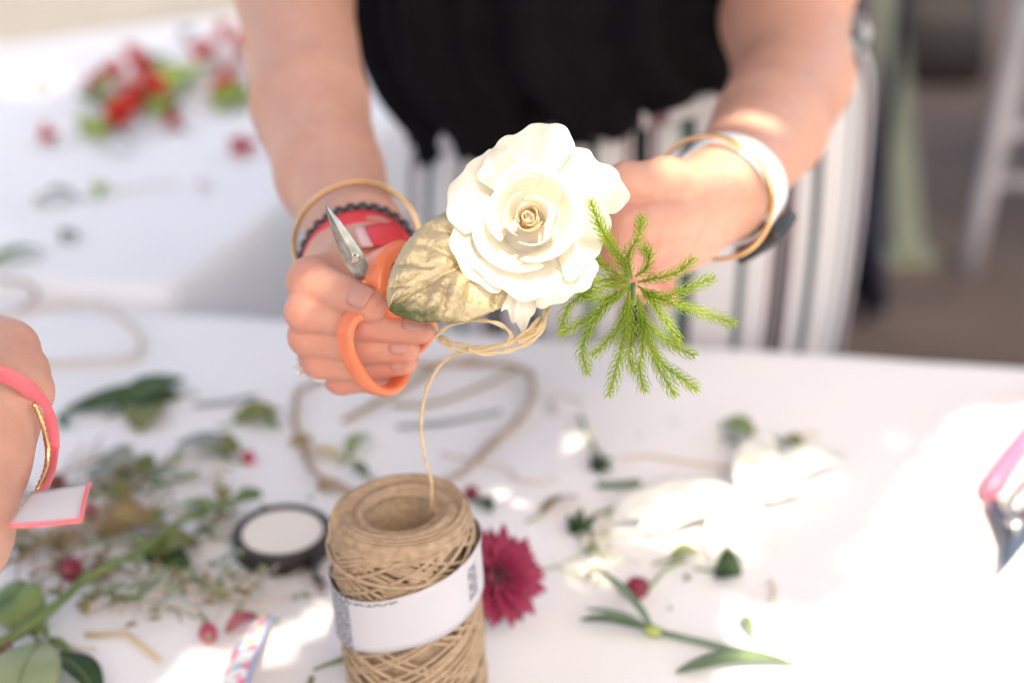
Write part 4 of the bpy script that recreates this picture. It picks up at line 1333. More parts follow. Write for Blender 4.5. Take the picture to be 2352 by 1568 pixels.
def twine_knot():
    root = empty("twine_wrap", P(1235, 745, .64), "pale twine wrap with open loops hanging under the rose", "twine")
    S = [
        [(1262, 705, .645), (1245, 740, .640), (1200, 775, .636), (1140, 798, .635), (1075, 806, .636), (1020, 790, .642), (1000, 765, .652)],
        [(1250, 712, .640), (1250, 745, .636), (1225, 780, .634), (1170, 805, .634), (1110, 812, .634), (1075, 802, .634)],
        [(1000, 775, .648), (1030, 748, .644), (1085, 735, .642), (1140, 742, .640), (1172, 765, .638), (1165, 785, .637), (1120, 800, .636)],
        [(985, 748, .655), (1015, 775, .648), (1075, 795, .640), (1150, 795, .636), (1205, 765, .636), (1240, 730, .640)],
        [(1255, 725, .640), (1235, 760, .634), (1215, 775, .633), (1190, 785, .633)],
    ]
    for p in S:
        twist_strand("strand", [P(*x) for x in p], .00105, root)
rose(); gold_leaf(); fern(); twine_knot()

# ================================================================== roll of twine
def twine_roll():
    bc = T(963, 1608, 0.0015); top = np.array((bc[0] - .0065, bc[1] + .001, TABLE_Z + .121))
    root = empty("twine_roll", bc, "upright roll of brown jute twine with white paper band", "twine roll")
    ax = norm(top - bc); H = np.linalg.norm(top - bc)
    ex = norm(np.array((1.0, 0, 0)) - ax * ax[0]); ey = np.cross(ax, ex)
    R = .0352
    def pt(a, h, r): return bc + ax * h + r * (math.cos(a) * ex + math.sin(a) * ey)
    def Rh(h): return R * (1 + 0.025 * math.sin(h / H * 3.1) - 0.05 * max(0, (h - H * .82) / (H * .18)) ** 2)
    # packed body of the roll under the outer winding
    prof = [(0.014, 0.0), (R - .0045, 0.0)] + [(Rh(h) - .0052, h) for h in np.linspace(.002, H - .007, 10)] + [(R - .008, H - .0035), (R - .014, H - .005), (.0185, H - .006), (.0165, H - .012), (.0160, H - .05), (.0155, .006), (.0, .006)]
    nu = 64
    V = [pt(2 * math.pi * i / nu, h, r + .0006 * math.sin(i * 1.7 + j)) for i in range(nu) for j, (r, h) in enumerate(prof)]
    mesh("roll_body", V, grid_faces(nu, len(prof), True), M['twine'], root)
    rg = np.random.default_rng(4)
    # crossing layers wound up and down
    for layer in range(3):
        pts = []
        turns, per = 19, 1.83 + .13 * layer                   # turns per full up-and-down
        ph = layer * 2.1
        n = turns * 34
        for i in range(n):
            t = i / n * turns
            w = (t / per + layer * .31) % 1.0
            tri = 2 * w if w < .5 else 2 - 2 * w
            tri = 0.5 - 0.5 * math.cos(math.pi * tri) * (0.98) if False else tri
            h = .004 + (H - .011) * tri + .0006 * math.sin(t * 3 + ph)
            r = Rh(h) - .0016 + .0006 * layer + (.0007 if w < .5 else 0) + .0003 * math.sin(t * 7.3)
            pts.append(pt(2 * math.pi * t + ph, h, r))
        mesh("winding", *sweep(pts, circle(.00108, 5)), M['twine'], root)
    # level turns round the shoulder and over the top
    pts = []
    for i in range(15 * 44):
        t = i / 44
        h = H - .0105 + .0088 * (t / 15) + .0016 * math.sin(2 * math.pi * t * .97 + .5)
        pts.append(pt(2 * math.pi * t, h, Rh(h) - .0010 - .0035 * max(0, (t - 10) / 5) ** 2 + .0005 * math.sin(t * 5)))
    mesh("winding", *sweep(pts, circle(.00105, 5)), M['twine'], root)
    pts = []
    for i in range(16 * 44):
        t = i / 44; f = t / 16
        r = R - .0035 - (R - .0035 - .0182) * f + .0009 * math.sin(2 * math.pi * t * 1.03)
        h = H - .0022 - .0016 * f ** 2 + .0011 * math.sin(2 * math.pi * t * .9 + 1) + .0010 * math.sin(f * 3.1)
        pts.append(pt(2 * math.pi * t, h, r))
    mesh("winding", *sweep(pts, circle(.00110, 5)), M['twine'], root)
    pts = []
    for i in range(13 * 36):
        t = i / 36
        h = H - .005 - .045 * t / 13 + .0022 * math.sin(2 * math.pi * t * .93)
        pts.append(pt(2 * math.pi * t, h, .0176 + .0007 * math.sin(t * 6) - .0008 * t / 13))
    mesh("winding", *sweep(pts, circle(.0011, 5)), M['twine'], root)
    # loose fibres standing off the twine
    fz = []
    for i in range(170):
        a = rg.uniform(0, 2 * math.pi); h = rg.uniform(.004, H - .002); r0 = Rh(h) - .0006
        p = pt(a, h, r0); d = norm(pt(a, h, r0 + .01) - p)
        e = p + d * rg.uniform(.0010, .0032) + ax * rg.normal(0, .003) + np.cross(ax, d) * rg.normal(0, .004)
        fz.append(tube([p, (p + e) / 2 + d * .0012, e], .00010, 3, 2))
    tag(mesh("fibre_fuzz", *merge(*fz), M['raffia'], root), kind="stuff")
    # one raised slack turn
    pts = [pt(a, H - .0205 + .0035 * math.sin(a - 1.2), Rh(H * .85) + .0012) for a in np.linspace(0, 2 * math.pi, 60, endpoint=False)]
    mesh("slack_turn", *sweep(pts, circle(.0012, 6), closed=True), M['twine'], root)
    # paper band
    nu, nv = 97, 8
    V, UV = [], []
    for i in range(nu):
        a = 2 * math.pi * i / (nu - 1) - math.pi * 1.5
        for j in range(nv):
            v = j / (nv - 1)
            h = .0625 + .0310 * v + .0085 * math.cos(a) - .0010 * math.sin(a * 3 + 1) * (v - .5)
            V.append(pt(a, h, Rh(h) + .0024 + .0004 * math.sin(a * 5) + (.0012 * max(0, v - .75) * 4 * (0.5 + 0.5 * math.cos(a - .3)))))
            UV.append((((a / (2 * math.pi)) + 1.25) % 1.0 if i < nu - 1 else 0.9999, v))
    thick(mesh("paper_band", V, grid_faces(nu, nv), M['label'], root, uv=[( (i // nv) / (nu - 1), (i % nv) / (nv - 1)) for i in range(nu * nv)]), .0003)
    # loose end rising to the hand
    e = [pt(0.55, H - .022, .0155), P(992, 1118, .700), P(984, 1085, .695), P(975, 1045, .688), P(967, 985, .678), P(972, 925, .668), P(990, 870, .657), P(1025, 825, .647), P(1075, 803, .640), P(1110, 800, .638)]
    twist_strand("loose_end", e, .00085, root, n=10)
twine_roll()

# ================================================================== things lying on the table
UP = np.array((0, 0, 1.0))

def table_leaf(b, t, w, m, label, cat="leaf", arch=.005, cup=.2, peak=.42, sharp=1.0, stalk=True, h0=.002, h1=.003, wave=0.0, name="cut_leaf", group=None, sc=0.0, seed=0, roll=0.0):
    a, c = T(*b, h0), T(*t, h1)
    root = empty(name, a, label, cat, group)
    tt = norm(c - a); s = norm(np.cross(UP, tt))
    V, F, uv = leaf_grid(a, c, w, norm(UP + s * roll), arch, cup, 14, 9, peak, sharp, wave, seed, sc)
    zmin = min(p[2] for p in V)
    if zmin < TABLE_Z + .0018: V = [p + (0, 0, TABLE_Z + .0018 - zmin) for p in V]
    bl = thick(mesh("blade", V, F, M[m], root), .0005)
    nvv = 9; mid = [V[i * nvv + 4] + UP * .0003 for i in range(14)]
    mesh("midrib", *sweep(mid, circle(.0006, 6), scale=np.linspace(1.3, .3, 14)), M['stem'], bl)
    if stalk:
        mesh("stalk", *tube([np.array(mid[0]) - tt * .012 - (0, 0, .0004), mid[0], mid[1]], .0008, 6, 4), M['stem'], root)
    return root

def stick(pts, r, m, name, label, cat, group=None, taper=None, h=.002):
    V, F = tube([T(x, y, h + r) for x, y in pts], r, 7, 6, taper=taper)
    o = mesh(name, V, F, M[m]); tag(o, label, cat, group)
    return o

def sepal_cup(c, ax, r, root, n=5, m='leaf_dark', l=1.0):
    ax = norm(ax); h = np.array((1.0, 0, 0)) if abs(ax[0]) < .9 else np.array((0, 1.0, 0))
    a = norm(np.cross(ax, h)); b = np.cross(ax, a)
    for k in range(n):
        t = 2 * math.pi * k / n
        d = math.cos(t) * a + math.sin(t) * b
        V, F, _ = leaf_grid(c - ax * r * .9, c + d * r * 1.15 * l + ax * r * .25, r * .9, d, arch=r * .25, nu=7, nv=5)
        thick(mesh("sepal", V, F, M[m], root), .0004)

def bud(px, py, r, ax, label, m='berry', stem=None, group=None, name="flower_bud", long=1.15, sep=True):
    c = T(px, py, r * 1.02)
    root = empty(name, c - UP * r, label, "bud", group)
    ax = norm(ax)
    h = np.array((1.0, 0, 0)) if abs(ax[0]) < .9 else np.array((0, 1.0, 0))
    a = norm(np.cross(ax, h)); b = np.cross(ax, a)
    V, F = ball(c, r, 14, 9, ax, (1, 1, long))
    mesh("bud_heart", V, F, M[m], root)
    for k in range(5):                       # wrapped petals
        t = 2 * math.pi * k / 5 + .3
        V = []
        for i in range(7):
            aa = t + (-1 + i / 3.0) * .75
            for j in range(6):
                v = j / 5; ph = math.pi * (.12 + .72 * v)
                rr = r * (1.04 + .05 * math.cos((i - 3) * .9) + .03 * v)
                V.append(c + rr * (math.sin(ph) * (math.cos(aa) * a + math.sin(aa) * b) - long * math.cos(ph) * ax))
        thick(mesh("petal", V, grid_faces(7, 6), M[m], root), .0004)
    if sep: sepal_cup(c - ax * r * .75, ax, r * .8, root)
    if stem:
        pts = [c - ax * r * .9] + [T(x, y, .0025) for x, y in stem]
        mesh("stem", *tube(pts, .0010, 6, 6), M['stem'], root)
    return root

def dahlia():
    c = T(1138, 1322, .026)
    ax = norm(np.array((.35, -.55, .75)))
    root = empty("dahlia", c - UP * .026, "crimson spiky dahlia head lying beside the twine roll", "flower")
    a = norm(np.cross(ax, (0, 0, 1.0))); b = np.cross(ax, a)
    V, F, _ = leaf_grid((0, 0, 0), (.0265, 0, 0), .0082, (0, 0, 1), arch=.0015, cup=.55, nu=9, nv=7, peak=.5, sharp=1.1)
    proto = None
    n = 84
    g = (1 + 5 ** .5) / 2
    for i in range(n):
        z = 1 - 1.35 * (i + .5) / n
        rr = math.sqrt(max(0, 1 - z * z)); th = 2 * math.pi * i / g
        d = norm(rr * (math.cos(th) * a + math.sin(th) * b) + z * ax)
        upv = norm(ax - d * (ax @ d) + .001 * a); s = np.cross(upv, d)
        sc = .52 + .46 * min(1, (i / n) * 1.6) + random.uniform(-.12, .12)
        if proto is None:
            proto = mesh("petal", V, F, M['dahlia']); thick(proto, .0005); o = proto
        else:
            o = proto.copy(); COL.objects.link(o)
        Mx = Matrix(((d[0]*sc, s[0]*sc, upv[0]*sc, 0), (d[1]*sc, s[1]*sc, upv[1]*sc, 0), (d[2]*sc, s[2]*sc, upv[2]*sc, 0), (0, 0, 0, 1)))
        lc = c + d * .0045
        if (lc + d * .024 * sc)[2] < TABLE_Z + .002: lc = lc + UP * min(.012, (TABLE_Z + .002 - (lc + d * .024 * sc)[2]))
        o.parent = root
        o.matrix_basis = Matrix.Translation(Vector((lc - np.array(root.location)).tolist())) @ Mx
    mesh("flower_base", *ball(c - ax * .004, .008, 12, 8, ax), M['dahlia'], root)
    mesh("stem", *tube([c - ax * .01, c - ax * .018 + (-.01, .02, -.004), T(1085, 1290, .003)], .0016, 7, 6), M['stem'], root)
dahlia()

def tape_roll():
    c = T(652, 1258, .0015); R, h = .0305, .0135
    root = empty("tape_roll", c, "roll of dark brown florist tape with cream centre", "tape")
    nu = 72
    prof = [(R - .0055, .0), (R - .0012, .0), (R, .0012), (R + .0004, h * .5), (R, h - .0012), (R - .0012, h), (R - .0045, h), (R - .0055, h - .0008)]
    V = [c + (r * math.cos(2 * math.pi * i / nu), r * math.sin(2 * math.pi * i / nu), z) for i in range(nu) for r, z in prof]
    F = grid_faces(nu, len(prof), True)
    mesh("tape", V, F, M['tape'], root)
    prof = [(R - .0057, .001), (R - .0057, h - .0012), (R - .007, h - .0009), (R - .014, h - .0016), (.0001, h - .0018)]
    V = [c + (r * math.cos(2 * math.pi * i / nu), r * math.sin(2 * math.pi * i / nu), z) for i in range(nu) for r, z in prof]
    mesh("centre_disc", V, grid_faces(nu, len(prof), True), M['core'], root)
    a0, b0 = c + (R * .7, -R * .72, .006), T(720, 1330, .006)
    V, F = sweep(catmull([c + (R * .2, -R * 1.0, .0065), a0, b0, T(745, 1345, .006)], 6), rrect(.0006, .0120, .0002), up=norm((.7, -.7, 0)))
    mesh("free_end", V, F, M['tape'], root)
tape_roll()

def vine_hoop():
    pts = [(674, 950), (690, 900), (745, 868), (830, 850), (930, 838), (1073, 834), (1181, 839), (1217, 866), (1222, 914), (1181, 974), (1121, 1034), (1055, 1088), (960, 1128), (850, 1135), (755, 1112), (710, 1064), (690, 1015)]
    root = empty("vine_hoop", T(940, 980, 0), "brown vine hoop lying flat behind the twine roll", "hoop")
    q = catmull([T(x, y, .0055 + .002 * math.sin(i * 1.9)) for i, (x, y) in enumerate(pts)], 8, True)
    mesh("vine", *sweep(q, circle(.0021, 7), closed=True), M['vine'], root)
    q2 = [p + np.array((.0022 * math.cos(i * .35), .0022 * math.sin(i * .35), .0015 * math.sin(i * .35) + .001)) for i, p in enumerate(q)]
    mesh("vine", *sweep(q2, circle(.0013, 6), closed=True), M['vine'], root)
    for x, y in ((690, 1010), (755, 1112)):
        c = T(x, y, .006)
        mesh("binding", *ball(c, .0052, 10, 7, (1, .4, 0), (.8, .8, 1.6)), M['leaf_brown'], root)
vine_hoop()
def cord_loop(pts, label, r=.0022, m='vine', name="cord", closed=False):
    V, F = tube([T(x, y, .001 + r) for x, y in pts], r, 7, 8, closed=closed)
    tag(mesh(name, V, F, M[m]), label, "cord")
M['pale_cord'] = mat("pale_cord", (0.60, 0.50, 0.46), (0.68, 0.58, 0.53), rough=0.9, scale=90)
cord_loop([(-60, 742), (48, 712), (140, 700), (224, 698), (288, 735), (323, 780), (307, 818), (224, 828), (120, 834), (-40, 842)], "pale looped cord lying behind the ribboned wrist", m='pale_cord', r=.0024)
cord_loop([(-30, 725), (30, 716), (75, 690), (82, 668), (52, 648), (-20, 640)], "short brown cord curl touching the pale looped cord", m='vine', r=.0018)
cord_loop([(1010, 1040), (1160, 1075), (1185, 1100), (1240, 1108), (1278, 1095)], "thin pale cord curl between the hoop and dahlia", m='pale_cord', r=.0012)
cord_loop([(1425, 1052), (1490, 1046), (1560, 1058), (1680, 1075)], "thin tan cord leading to the white lily", m='straw', r=.0008)
cord_loop([(1340, 925), (1290, 905), (1268, 930), (1280, 955)], "short pale cord hook beside the bare calyx stem", m='pale_cord', r=.0012)

# stems and leaves inside and around the hoop
stick([(791, 965), (880, 915), (950, 875), (1001, 842)], .0022, 'twig', "greenery_cutting", "thick grey brown stem crossing inside the vine hoop", "cutting")
stick([(911, 980), (1030, 968), (1150, 944)], .0014, 'leaf_grey', "greenery_cutting", "thin grey green stem inside the vine hoop", "cutting")
stick([(900, 930), (1000, 925), (1120, 880), (1180, 850)], .0014, 'twig', "greenery_cutting", "thin brown stem crossing the vine hoop", "cutting")
table_leaf((800, 1050), (858, 1000), .012, 'leaf_pale', "small faded leaf inside the vine hoop", sc=.004)
table_leaf((790, 1055), (700, 1040), .010, 'straw', "small tan dry leaf at the vine hoop edge")

# right half of the table
def calyx_stem(px, py, stem, label, r=.006):
    c = T(px, py, r)
    root = empty("bare_calyx", c - UP * r, label, "calyx")
    mesh("cup", *ball(c, r * .6, 10, 7, (0, 0, 1)), M['leaf_dark'], root)
    sepal_cup(c, norm((.2, -.5, .8)), r, root, 6, 'leaf_dark', 1.3)
    mesh("stem", *tube([c] + [T(x, y, .003) for x, y in stem], .0013, 6, 6), M['leaf_mid'], root)
calyx_stem(1380, 1062, [(1362, 1020), (1345, 985), (1332, 950)], "bare dark calyx on a pale upright stem")
calyx_stem(1335, 1203, [(1375, 1180), (1430, 1160)], "star shaped dark calyx beside the browned leaf", .007)
stick([(1372, 1112), (1420, 1111), (1472, 1108)], .0026, 'leaf_blue', "greenery_cutting", "short thick blue green stem piece beside the white lily", "cutting")
table_leaf((1242, 1182), (1330, 1140), .013, 'leaf_brown', "small browned leaf with green rim beside the star calyx", roll=.5)

def carnation_sprig():
    root = empty("carnation_sprig", T(1500, 1448, 0), "blue green sprig with three slender leaves and a stem", "sprig")
    n0 = T(1500, 1448, .005)
    for i, (tx, ty, h, w) in enumerate(((1368, 1305, .022, .0075), (1345, 1397, .014, .0050), (1332, 1422, .004, .0072))):
        V, F, uv = leaf_grid(n0, T(tx, ty, h), w, norm(UP + (0.4 * (1 - i), 0, 0)), arch=.003, cup=.5, nu=14, nv=7, peak=.45, sharp=.7)
        thick(mesh("leaf", V, F, M['leaf_blue'], root), .0006)
    mesh("node", *ball(n0, .0046, 10, 7, T(1560, 1460) - n0, (.8, .8, 1.35)), M['node'], root)
    mesh("stem", *tube([n0, T(1590, 1468, .004), T(1680, 1490, .004), T(1760, 1505, .003)], .0019, 8, 6), M['leaf_blue'], root)
carnation_sprig()
table_leaf((1840, 1528), (1552, 1543), .0115, 'leaf_blue', "long slender leaf lying partly in the sun patch", peak=.6, sharp=.8, stalk=False, sc=-.004)
table_leaf((1728, 1465), (1700, 1415), .0055, 'leaf_blue', "tiny slender leaf at the edge of the sun patch", stalk=False)
bud(1462, 1350, .0062, (-.5, -.6, .25), "round crimson bud on a thin grey stem", stem=[(1498, 1340), (1530, 1305), (1575, 1285)])
table_leaf((1540, 1285), (1612, 1268), .012, 'leaf_pale', "pale folded leaf under the white lily")
table_leaf((1640, 1310), (1705, 1318), .022, 'leaf_dark', "dark pointed leaf poking from below the white lily", arch=.008, roll=-.4)
table_leaf((1735, 1000), (1650, 978), .020, 'leaf_mid', "green leaf behind the yellow centre of the lily", arch=.006)
table_leaf((1790, 1010), (1846, 1036), .015, 'leaf_olive', "olive leaf right behind the white lily")
table_leaf((1700, 1025), (1655, 1010), .010, 'leaf_grey', "small grey leaf behind the white lily")
stick([(1768, 1332), (1780, 1355), (1772, 1378)], .0009, 'straw', "twig", "tiny tan twig right of the dark pointed leaf", "twig")
stick([(1840, 1000), (1878, 995)], .0012, 'straw', "twig", "tiny tan twig behind the olive leaf", "twig")
stick([(1575, 1322), (1583, 1326)], .0018, 'leaf_mid', "greenery_chip", "tiny green stem chip beside the crimson bud", "cutting")

def lily():
    c = T(1690, 1160, .006)
    root = empty("lily", T(1690, 1160, 0), "white lily with yellow centre lying in the sun", "flower")
    for (bx, by, tx, ty, h, w, m) in ((1700, 1130, 1402, 1192, .010, .034, 'white_petal'), (1690, 1150, 1470, 1225, .006, .030, 'white_petal'), (1720, 1130, 1940, 1042, .012, .030, 'white_petal'), (1700, 1160, 1860, 1120, .008, .030, 'white_petal'),
                                      (1680, 1120, 1712, 1285, .006, .030, 'white_petal'), (1680, 1140, 1635, 1282, .006, .018, 'white_petal'), (1710, 1150, 1750, 1012, .022, .026, 'white_petal')):
        V, F, uv = leaf_grid(T(bx, by, .007), T(tx, ty, h), w, UP, arch=.007, cup=.22, nu=14, nv=9, peak=.55, sharp=.7, wave=.03, seed=tx)
        thick(mesh("petal", V, F, M[m], root), .0006)
    mesh("throat", *ball(T(1745, 1030, .012), .0105, 14, 9, (0.3, .8, .4), (1, 1, 1.2)), M['white_petal'], root)
    for k, (x, y) in enumerate(((1735, 1010), (1770, 1002), (1712, 1060))):
        V, F, uv = leaf_grid(T(1740, 1040, .010), T(x, y, .010), .012, UP, arch=.004, nu=9, nv=7, peak=.6)
        thick(mesh("petal", V, F, M['yellow'], root), .0006)
    for k in range(5):
        a = k * 1.25
        mesh("stamen", *tube([T(1745, 1060, .020), T(1745, 1060, .028) + (.010 * math.cos(a), .010 * math.sin(a), 0)], .0006, 5, 3), M['yellow'], root)
lily()

def babys_breath(px, py, r, n, stems, label, seed):
    c = T(px, py, 0)
    root = empty("babys_breath", c, label, "sprig")
    g = np.random.default_rng(seed)
    b = T(*stems[0], .003)
    parts = [tube([T(x, y, .003) for x, y in stems], .0006, 5, 5)]
    hubs = [T(*stems[-1], .003)]
    pts = []
    for k in range(n):
        p = c + np.array((g.normal(0, r), g.normal(0, r * 1.2), 0.0)); p[2] = TABLE_Z + g.uniform(.003, .014)
        mid = (hubs[0] + p) / 2 + (g.normal(0, .003), g.normal(0, .003), .003)
        parts.append(tube([hubs[0], mid, p], .0003, 4, 3)); pts.append(p)
    V, F = merge(*parts)
    mesh("stem", V, F, M['leaf_pale'], root)
    proto = None
    for p in pts:
        if proto is None:
            bl = [ball((.0013 * math.cos(t), .0013 * math.sin(t), 0), .0011, 6, 4) for t in np.arange(5) * 1.2566] + [ball((0, 0, .0006), .0010, 6, 4)]
            proto = mesh("bloom", *merge(*bl), M['tiny_white']); o = proto
        else:
            o = proto.copy(); COL.objects.link(o)
        o.parent = root; o.location = Vector((p - c).tolist())
babys_breath(1400, 1272, .009, 26, [(1250, 1310), (1300, 1290), (1345, 1268)], "cream baby's breath sprig right of the dahlia", 3)
babys_breath(1370, 1340, .006, 10, [(1280, 1300), (1320, 1318), (1350, 1328)], "wispy baby's breath end above the slender leaf sprig", 9)

# around the twine roll
bud(1082, 1132, .0045, (.2, -.3, .9), "small crimson berry bud behind the twine roll", stem=[(1095, 1145), (1110, 1165)], sep=False)
table_leaf((1088, 1148), (1128, 1178), .013, 'leaf_dark', "small dark leaf touching the crimson berry", roll=.4)
stick([(720, 1537), (760, 1522), (800, 1508)], .0014, 'leaf_mid', "greenery_cutting", "short green stem with tip beside the roll's foot", "cutting", taper=[.6, .9, 1.6])
stick([(700, 1585), (712, 1568), (716, 1555)], .0015, 'leaf_mid', "greenery_cutting", "green stem end lying below the short green stem", "cutting")
table_leaf((845, 1095), (800, 1075), .009, 'leaf_dark', "tiny dark leaf behind the rim of the twine roll")

# left: cut leaves
table_leaf((418, 908), (142, 945), .027, 'leaf_dark', "long dark green leaf, largest of the pair left of the vine hoop", arch=.006, roll=.15, cup=.12)
table_leaf((270, 945), (425, 868), .027, 'leaf_dark', "dark folded leaf crossing the long dark leaf", arch=.008, roll=-.1, cup=.12)
table_leaf((345, 925), (318, 992), .030, 'leaf_olive', "broad yellow green leaf under the two dark leaves", arch=.004)
table_leaf((145, 955), (148, 985), .010, 'leaf_dark', "small dark leaf scrap at the long dark leaf's tip", stalk=False)
stick([(445, 930), (520, 922), (590, 908)], .0016, 'leaf_grey', "greenery_cutting", "thin grey green stem beside the dark folded leaf", "cutting")
table_leaf((535, 972), (645, 945), .016, 'leaf_olive', "olive leaf between the vine hoop and dark leaves", roll=-.3, arch=.008)
table_leaf((560, 955), (640, 985), .016, 'leaf_mid', "drooping green leaf beside the olive leaf", roll=.3)
table_leaf((530, 1055), (405, 1015), .022, 'leaf_grey', "grey green leaf joined to a yellowed one", arch=.008, roll=-.1)
table_leaf((470, 1020), (555, 1040), .018, 'leaf_olive', "yellowed leaf beside the grey green leaf", arch=.006)
table_leaf((300, 1110), (225, 1065), .034, 'leaf_grey', "broad grey leaf with dry edges beside the dry twigs", arch=.010, roll=.35)
table_leaf((265, 1105), (335, 1105), .022, 'leaf_brown', "curled brown leaf beside the broad grey leaf", arch=.010, roll=.4)
table_leaf((240, 1120), (300, 1150), .018, 'leaf_olive', "olive leaf under the curled brown leaf")
stick([(350, 1115), (410, 1100), (455, 1085)], .0018, 'leaf_blue', "greenery_cutting", "blue green stem piece right of the curled brown leaf", "cutting")
table_leaf((225, 1230), (370, 1195), .024, 'leaf_brown', "rusty leaf leaning on the long green stem", arch=.010, roll=-.3)
table_leaf((230, 1245), (420, 1225), .026, 'leaf_olive', "olive leaf beside the rusty leaf", arch=.008, roll=.4)
table_leaf((345, 1280), (462, 1252), .026, 'leaf_olive', "broad olive leaf right of the long green stem", arch=.008)
table_leaf((335, 1265), (440, 1302), .020, 'leaf_dark', "dark olive leaf tucked under the broad olive leaf", arch=.003, roll=-.3)
table_leaf((420, 1160), (520, 1180), .012, 'leaf_pale', "thin pale leaf above the rusty leaf")
table_leaf((75, 1435), (-40, 1385), .030, 'leaf_mid', "mid green leaf at the lower end of the long stem", arch=.012)
table_leaf((100, 1450), (35, 1392), .030, 'leaf_mid', "rounded green leaf under the long stem", arch=.016, roll=.4)
table_leaf((98, 1470), (20, 1700), .042, 'leaf_pale', "big pale green leaf showing its underside", arch=.012, cup=.1, peak=.55, h0=.012)
table_leaf((108, 1500), (230, 1610), .026, 'leaf_dark', "glossy dark leaf beside the big pale leaf", arch=.006, h0=.010, roll=.5)
table_leaf((60, 1500), (0, 1560), .030, 'leaf_dark', "shaded dark leaf behind the big pale leaf", arch=.004)
table_leaf((95, 1500), (165, 1488), .010, 'leaf_mid', "narrow green leaf crossing the big pale leaf's stalk")

def long_stem():
    root = empty("leafy_stem", T(250, 1330, 0), "long bright green stem slanting across the strewn leaves", "stem")
    pts = [(-30, 1498), (60, 1440), (105, 1408), (150, 1370), (190, 1335), (260, 1295), (330, 1262), (400, 1205), (470, 1172), (540, 1150), (600, 1136)]
    mesh("stem", *tube([T(x, y, .013 + .005 * math.sin(i * .5)) for i, (x, y) in enumerate(pts)], .0026, 8, 6, taper=[1.2, 1.1, 1, .9, .8, .8]), M['leaf_mid'], root)
    for (x, y, tx, ty, w) in ((152, 1372, 98, 1368, .005), (470, 1172, 545, 1168, .008), (330, 1262, 300, 1225, .006), (540, 1150, 602, 1128, .010), (400, 1205, 470, 1190, .007)):
        V, F, uv = leaf_grid(T(x, y, .012), T(tx, ty, .012), w, UP, arch=.003, nu=9, nv=5)
        thick(mesh("leaf", V, F, M['leaf_mid'], root), .0005)
    mesh("side_stem", *tube([T(100, 1412, .012), T(55, 1440, .012), T(8, 1475, .008)], .0016, 7, 5), M['straw'], root)
    mesh("side_stem", *tube([T(70, 1440, .010), T(92, 1480, .012), T(104, 1505, .012)], .0014, 7, 5), M['leaf_mid'], root)
long_stem()

def dry_twig(a, b, seed, label, m='twig', r=.0010, n=6, buds=True, spread=.02):
    g = np.random.default_rng(seed)
    A, B = T(*a, .004), T(*b, .005)
    root = empty("dry_twig", A, label, "twig", "dry branching twigs strewn at the ribboned wrist")
    side = norm(np.cross(UP, B - A))
    pts = [A + (B - A) * t + side * g.normal(0, .004) + UP * abs(g.normal(0, .002)) for t in np.linspace(0, 1, 5)]
    parts = [tube(pts, r, 6, 5, taper=[1.2, .9, .6])]
    ends = []
    L = np.linalg.norm(B - A)
    for k in range(n):
        t = g.uniform(.15, .95)
        p = A + (B - A) * t + UP * .002
        e = p + norm(B - A) * g.uniform(.3, 1.0) * spread + side * g.choice([-1, 1]) * g.uniform(.4, 1.0) * spread + UP * g.uniform(0, .008)
        parts.append(tube([p, (p + e) / 2 + UP * .002, e], r * .5, 5, 3)); ends.append(e)
    V, F = merge(*parts)
    mesh("branch", V, F, M[m], root)
    if buds:
        for e in ends[: max(2, n // 2)]:
            d = norm(g.normal(0, 1, 3) * (1, 1, .2))
            V, F, _ = leaf_grid(e, e + d * .008, .004, UP, arch=.001, nu=6, nv=5)
            thick(mesh("leaf", V, F, M[g.choice(['leaf_olive', 'leaf_brown', 'leaf_pale'])], root), .0004)
    return root
TW = [((30, 1290), (190, 1190)), ((0, 1260), (150, 1230)), ((70, 1330), (250, 1265)), ((10, 1380), (130, 1310)), ((140, 1270), (240, 1215)), ((190, 1320), (300, 1310)), ((60, 1230), (200, 1240)),
      ((120, 1130), (235, 1105)), ((200, 1185), (330, 1160)), ((0, 1320), (80, 1250)), ((270, 1210), (360, 1180)), ((130, 1100), (215, 1060)), ((-10, 1215), (90, 1225))]
for i, (a, b) in enumerate(TW):
    dry_twig(a, b, 40 + i, "brown branching dry twig among the leaves at the wrist", n=6, r=.0011, spread=.03)
for i, (a, b) in enumerate([((380, 1330), (500, 1370)), ((420, 1420), (500, 1340)), ((440, 1380), (640, 1355)), ((470, 1300), (520, 1420)), ((560, 1375), (740, 1360)), ((300, 1400), (420, 1395)), ((220, 1380), (330, 1400)), ((520, 1240), (600, 1210)), ((360, 1060), (430, 1075)), ((420, 1105), (520, 1120))]):
    o = dry_twig(a, b, 80 + i, "pale wispy twig on the cloth before the tape roll", m='pale_cord', r=.0009, n=7)
    o["group"] = "pale wispy twigs before the tape roll"

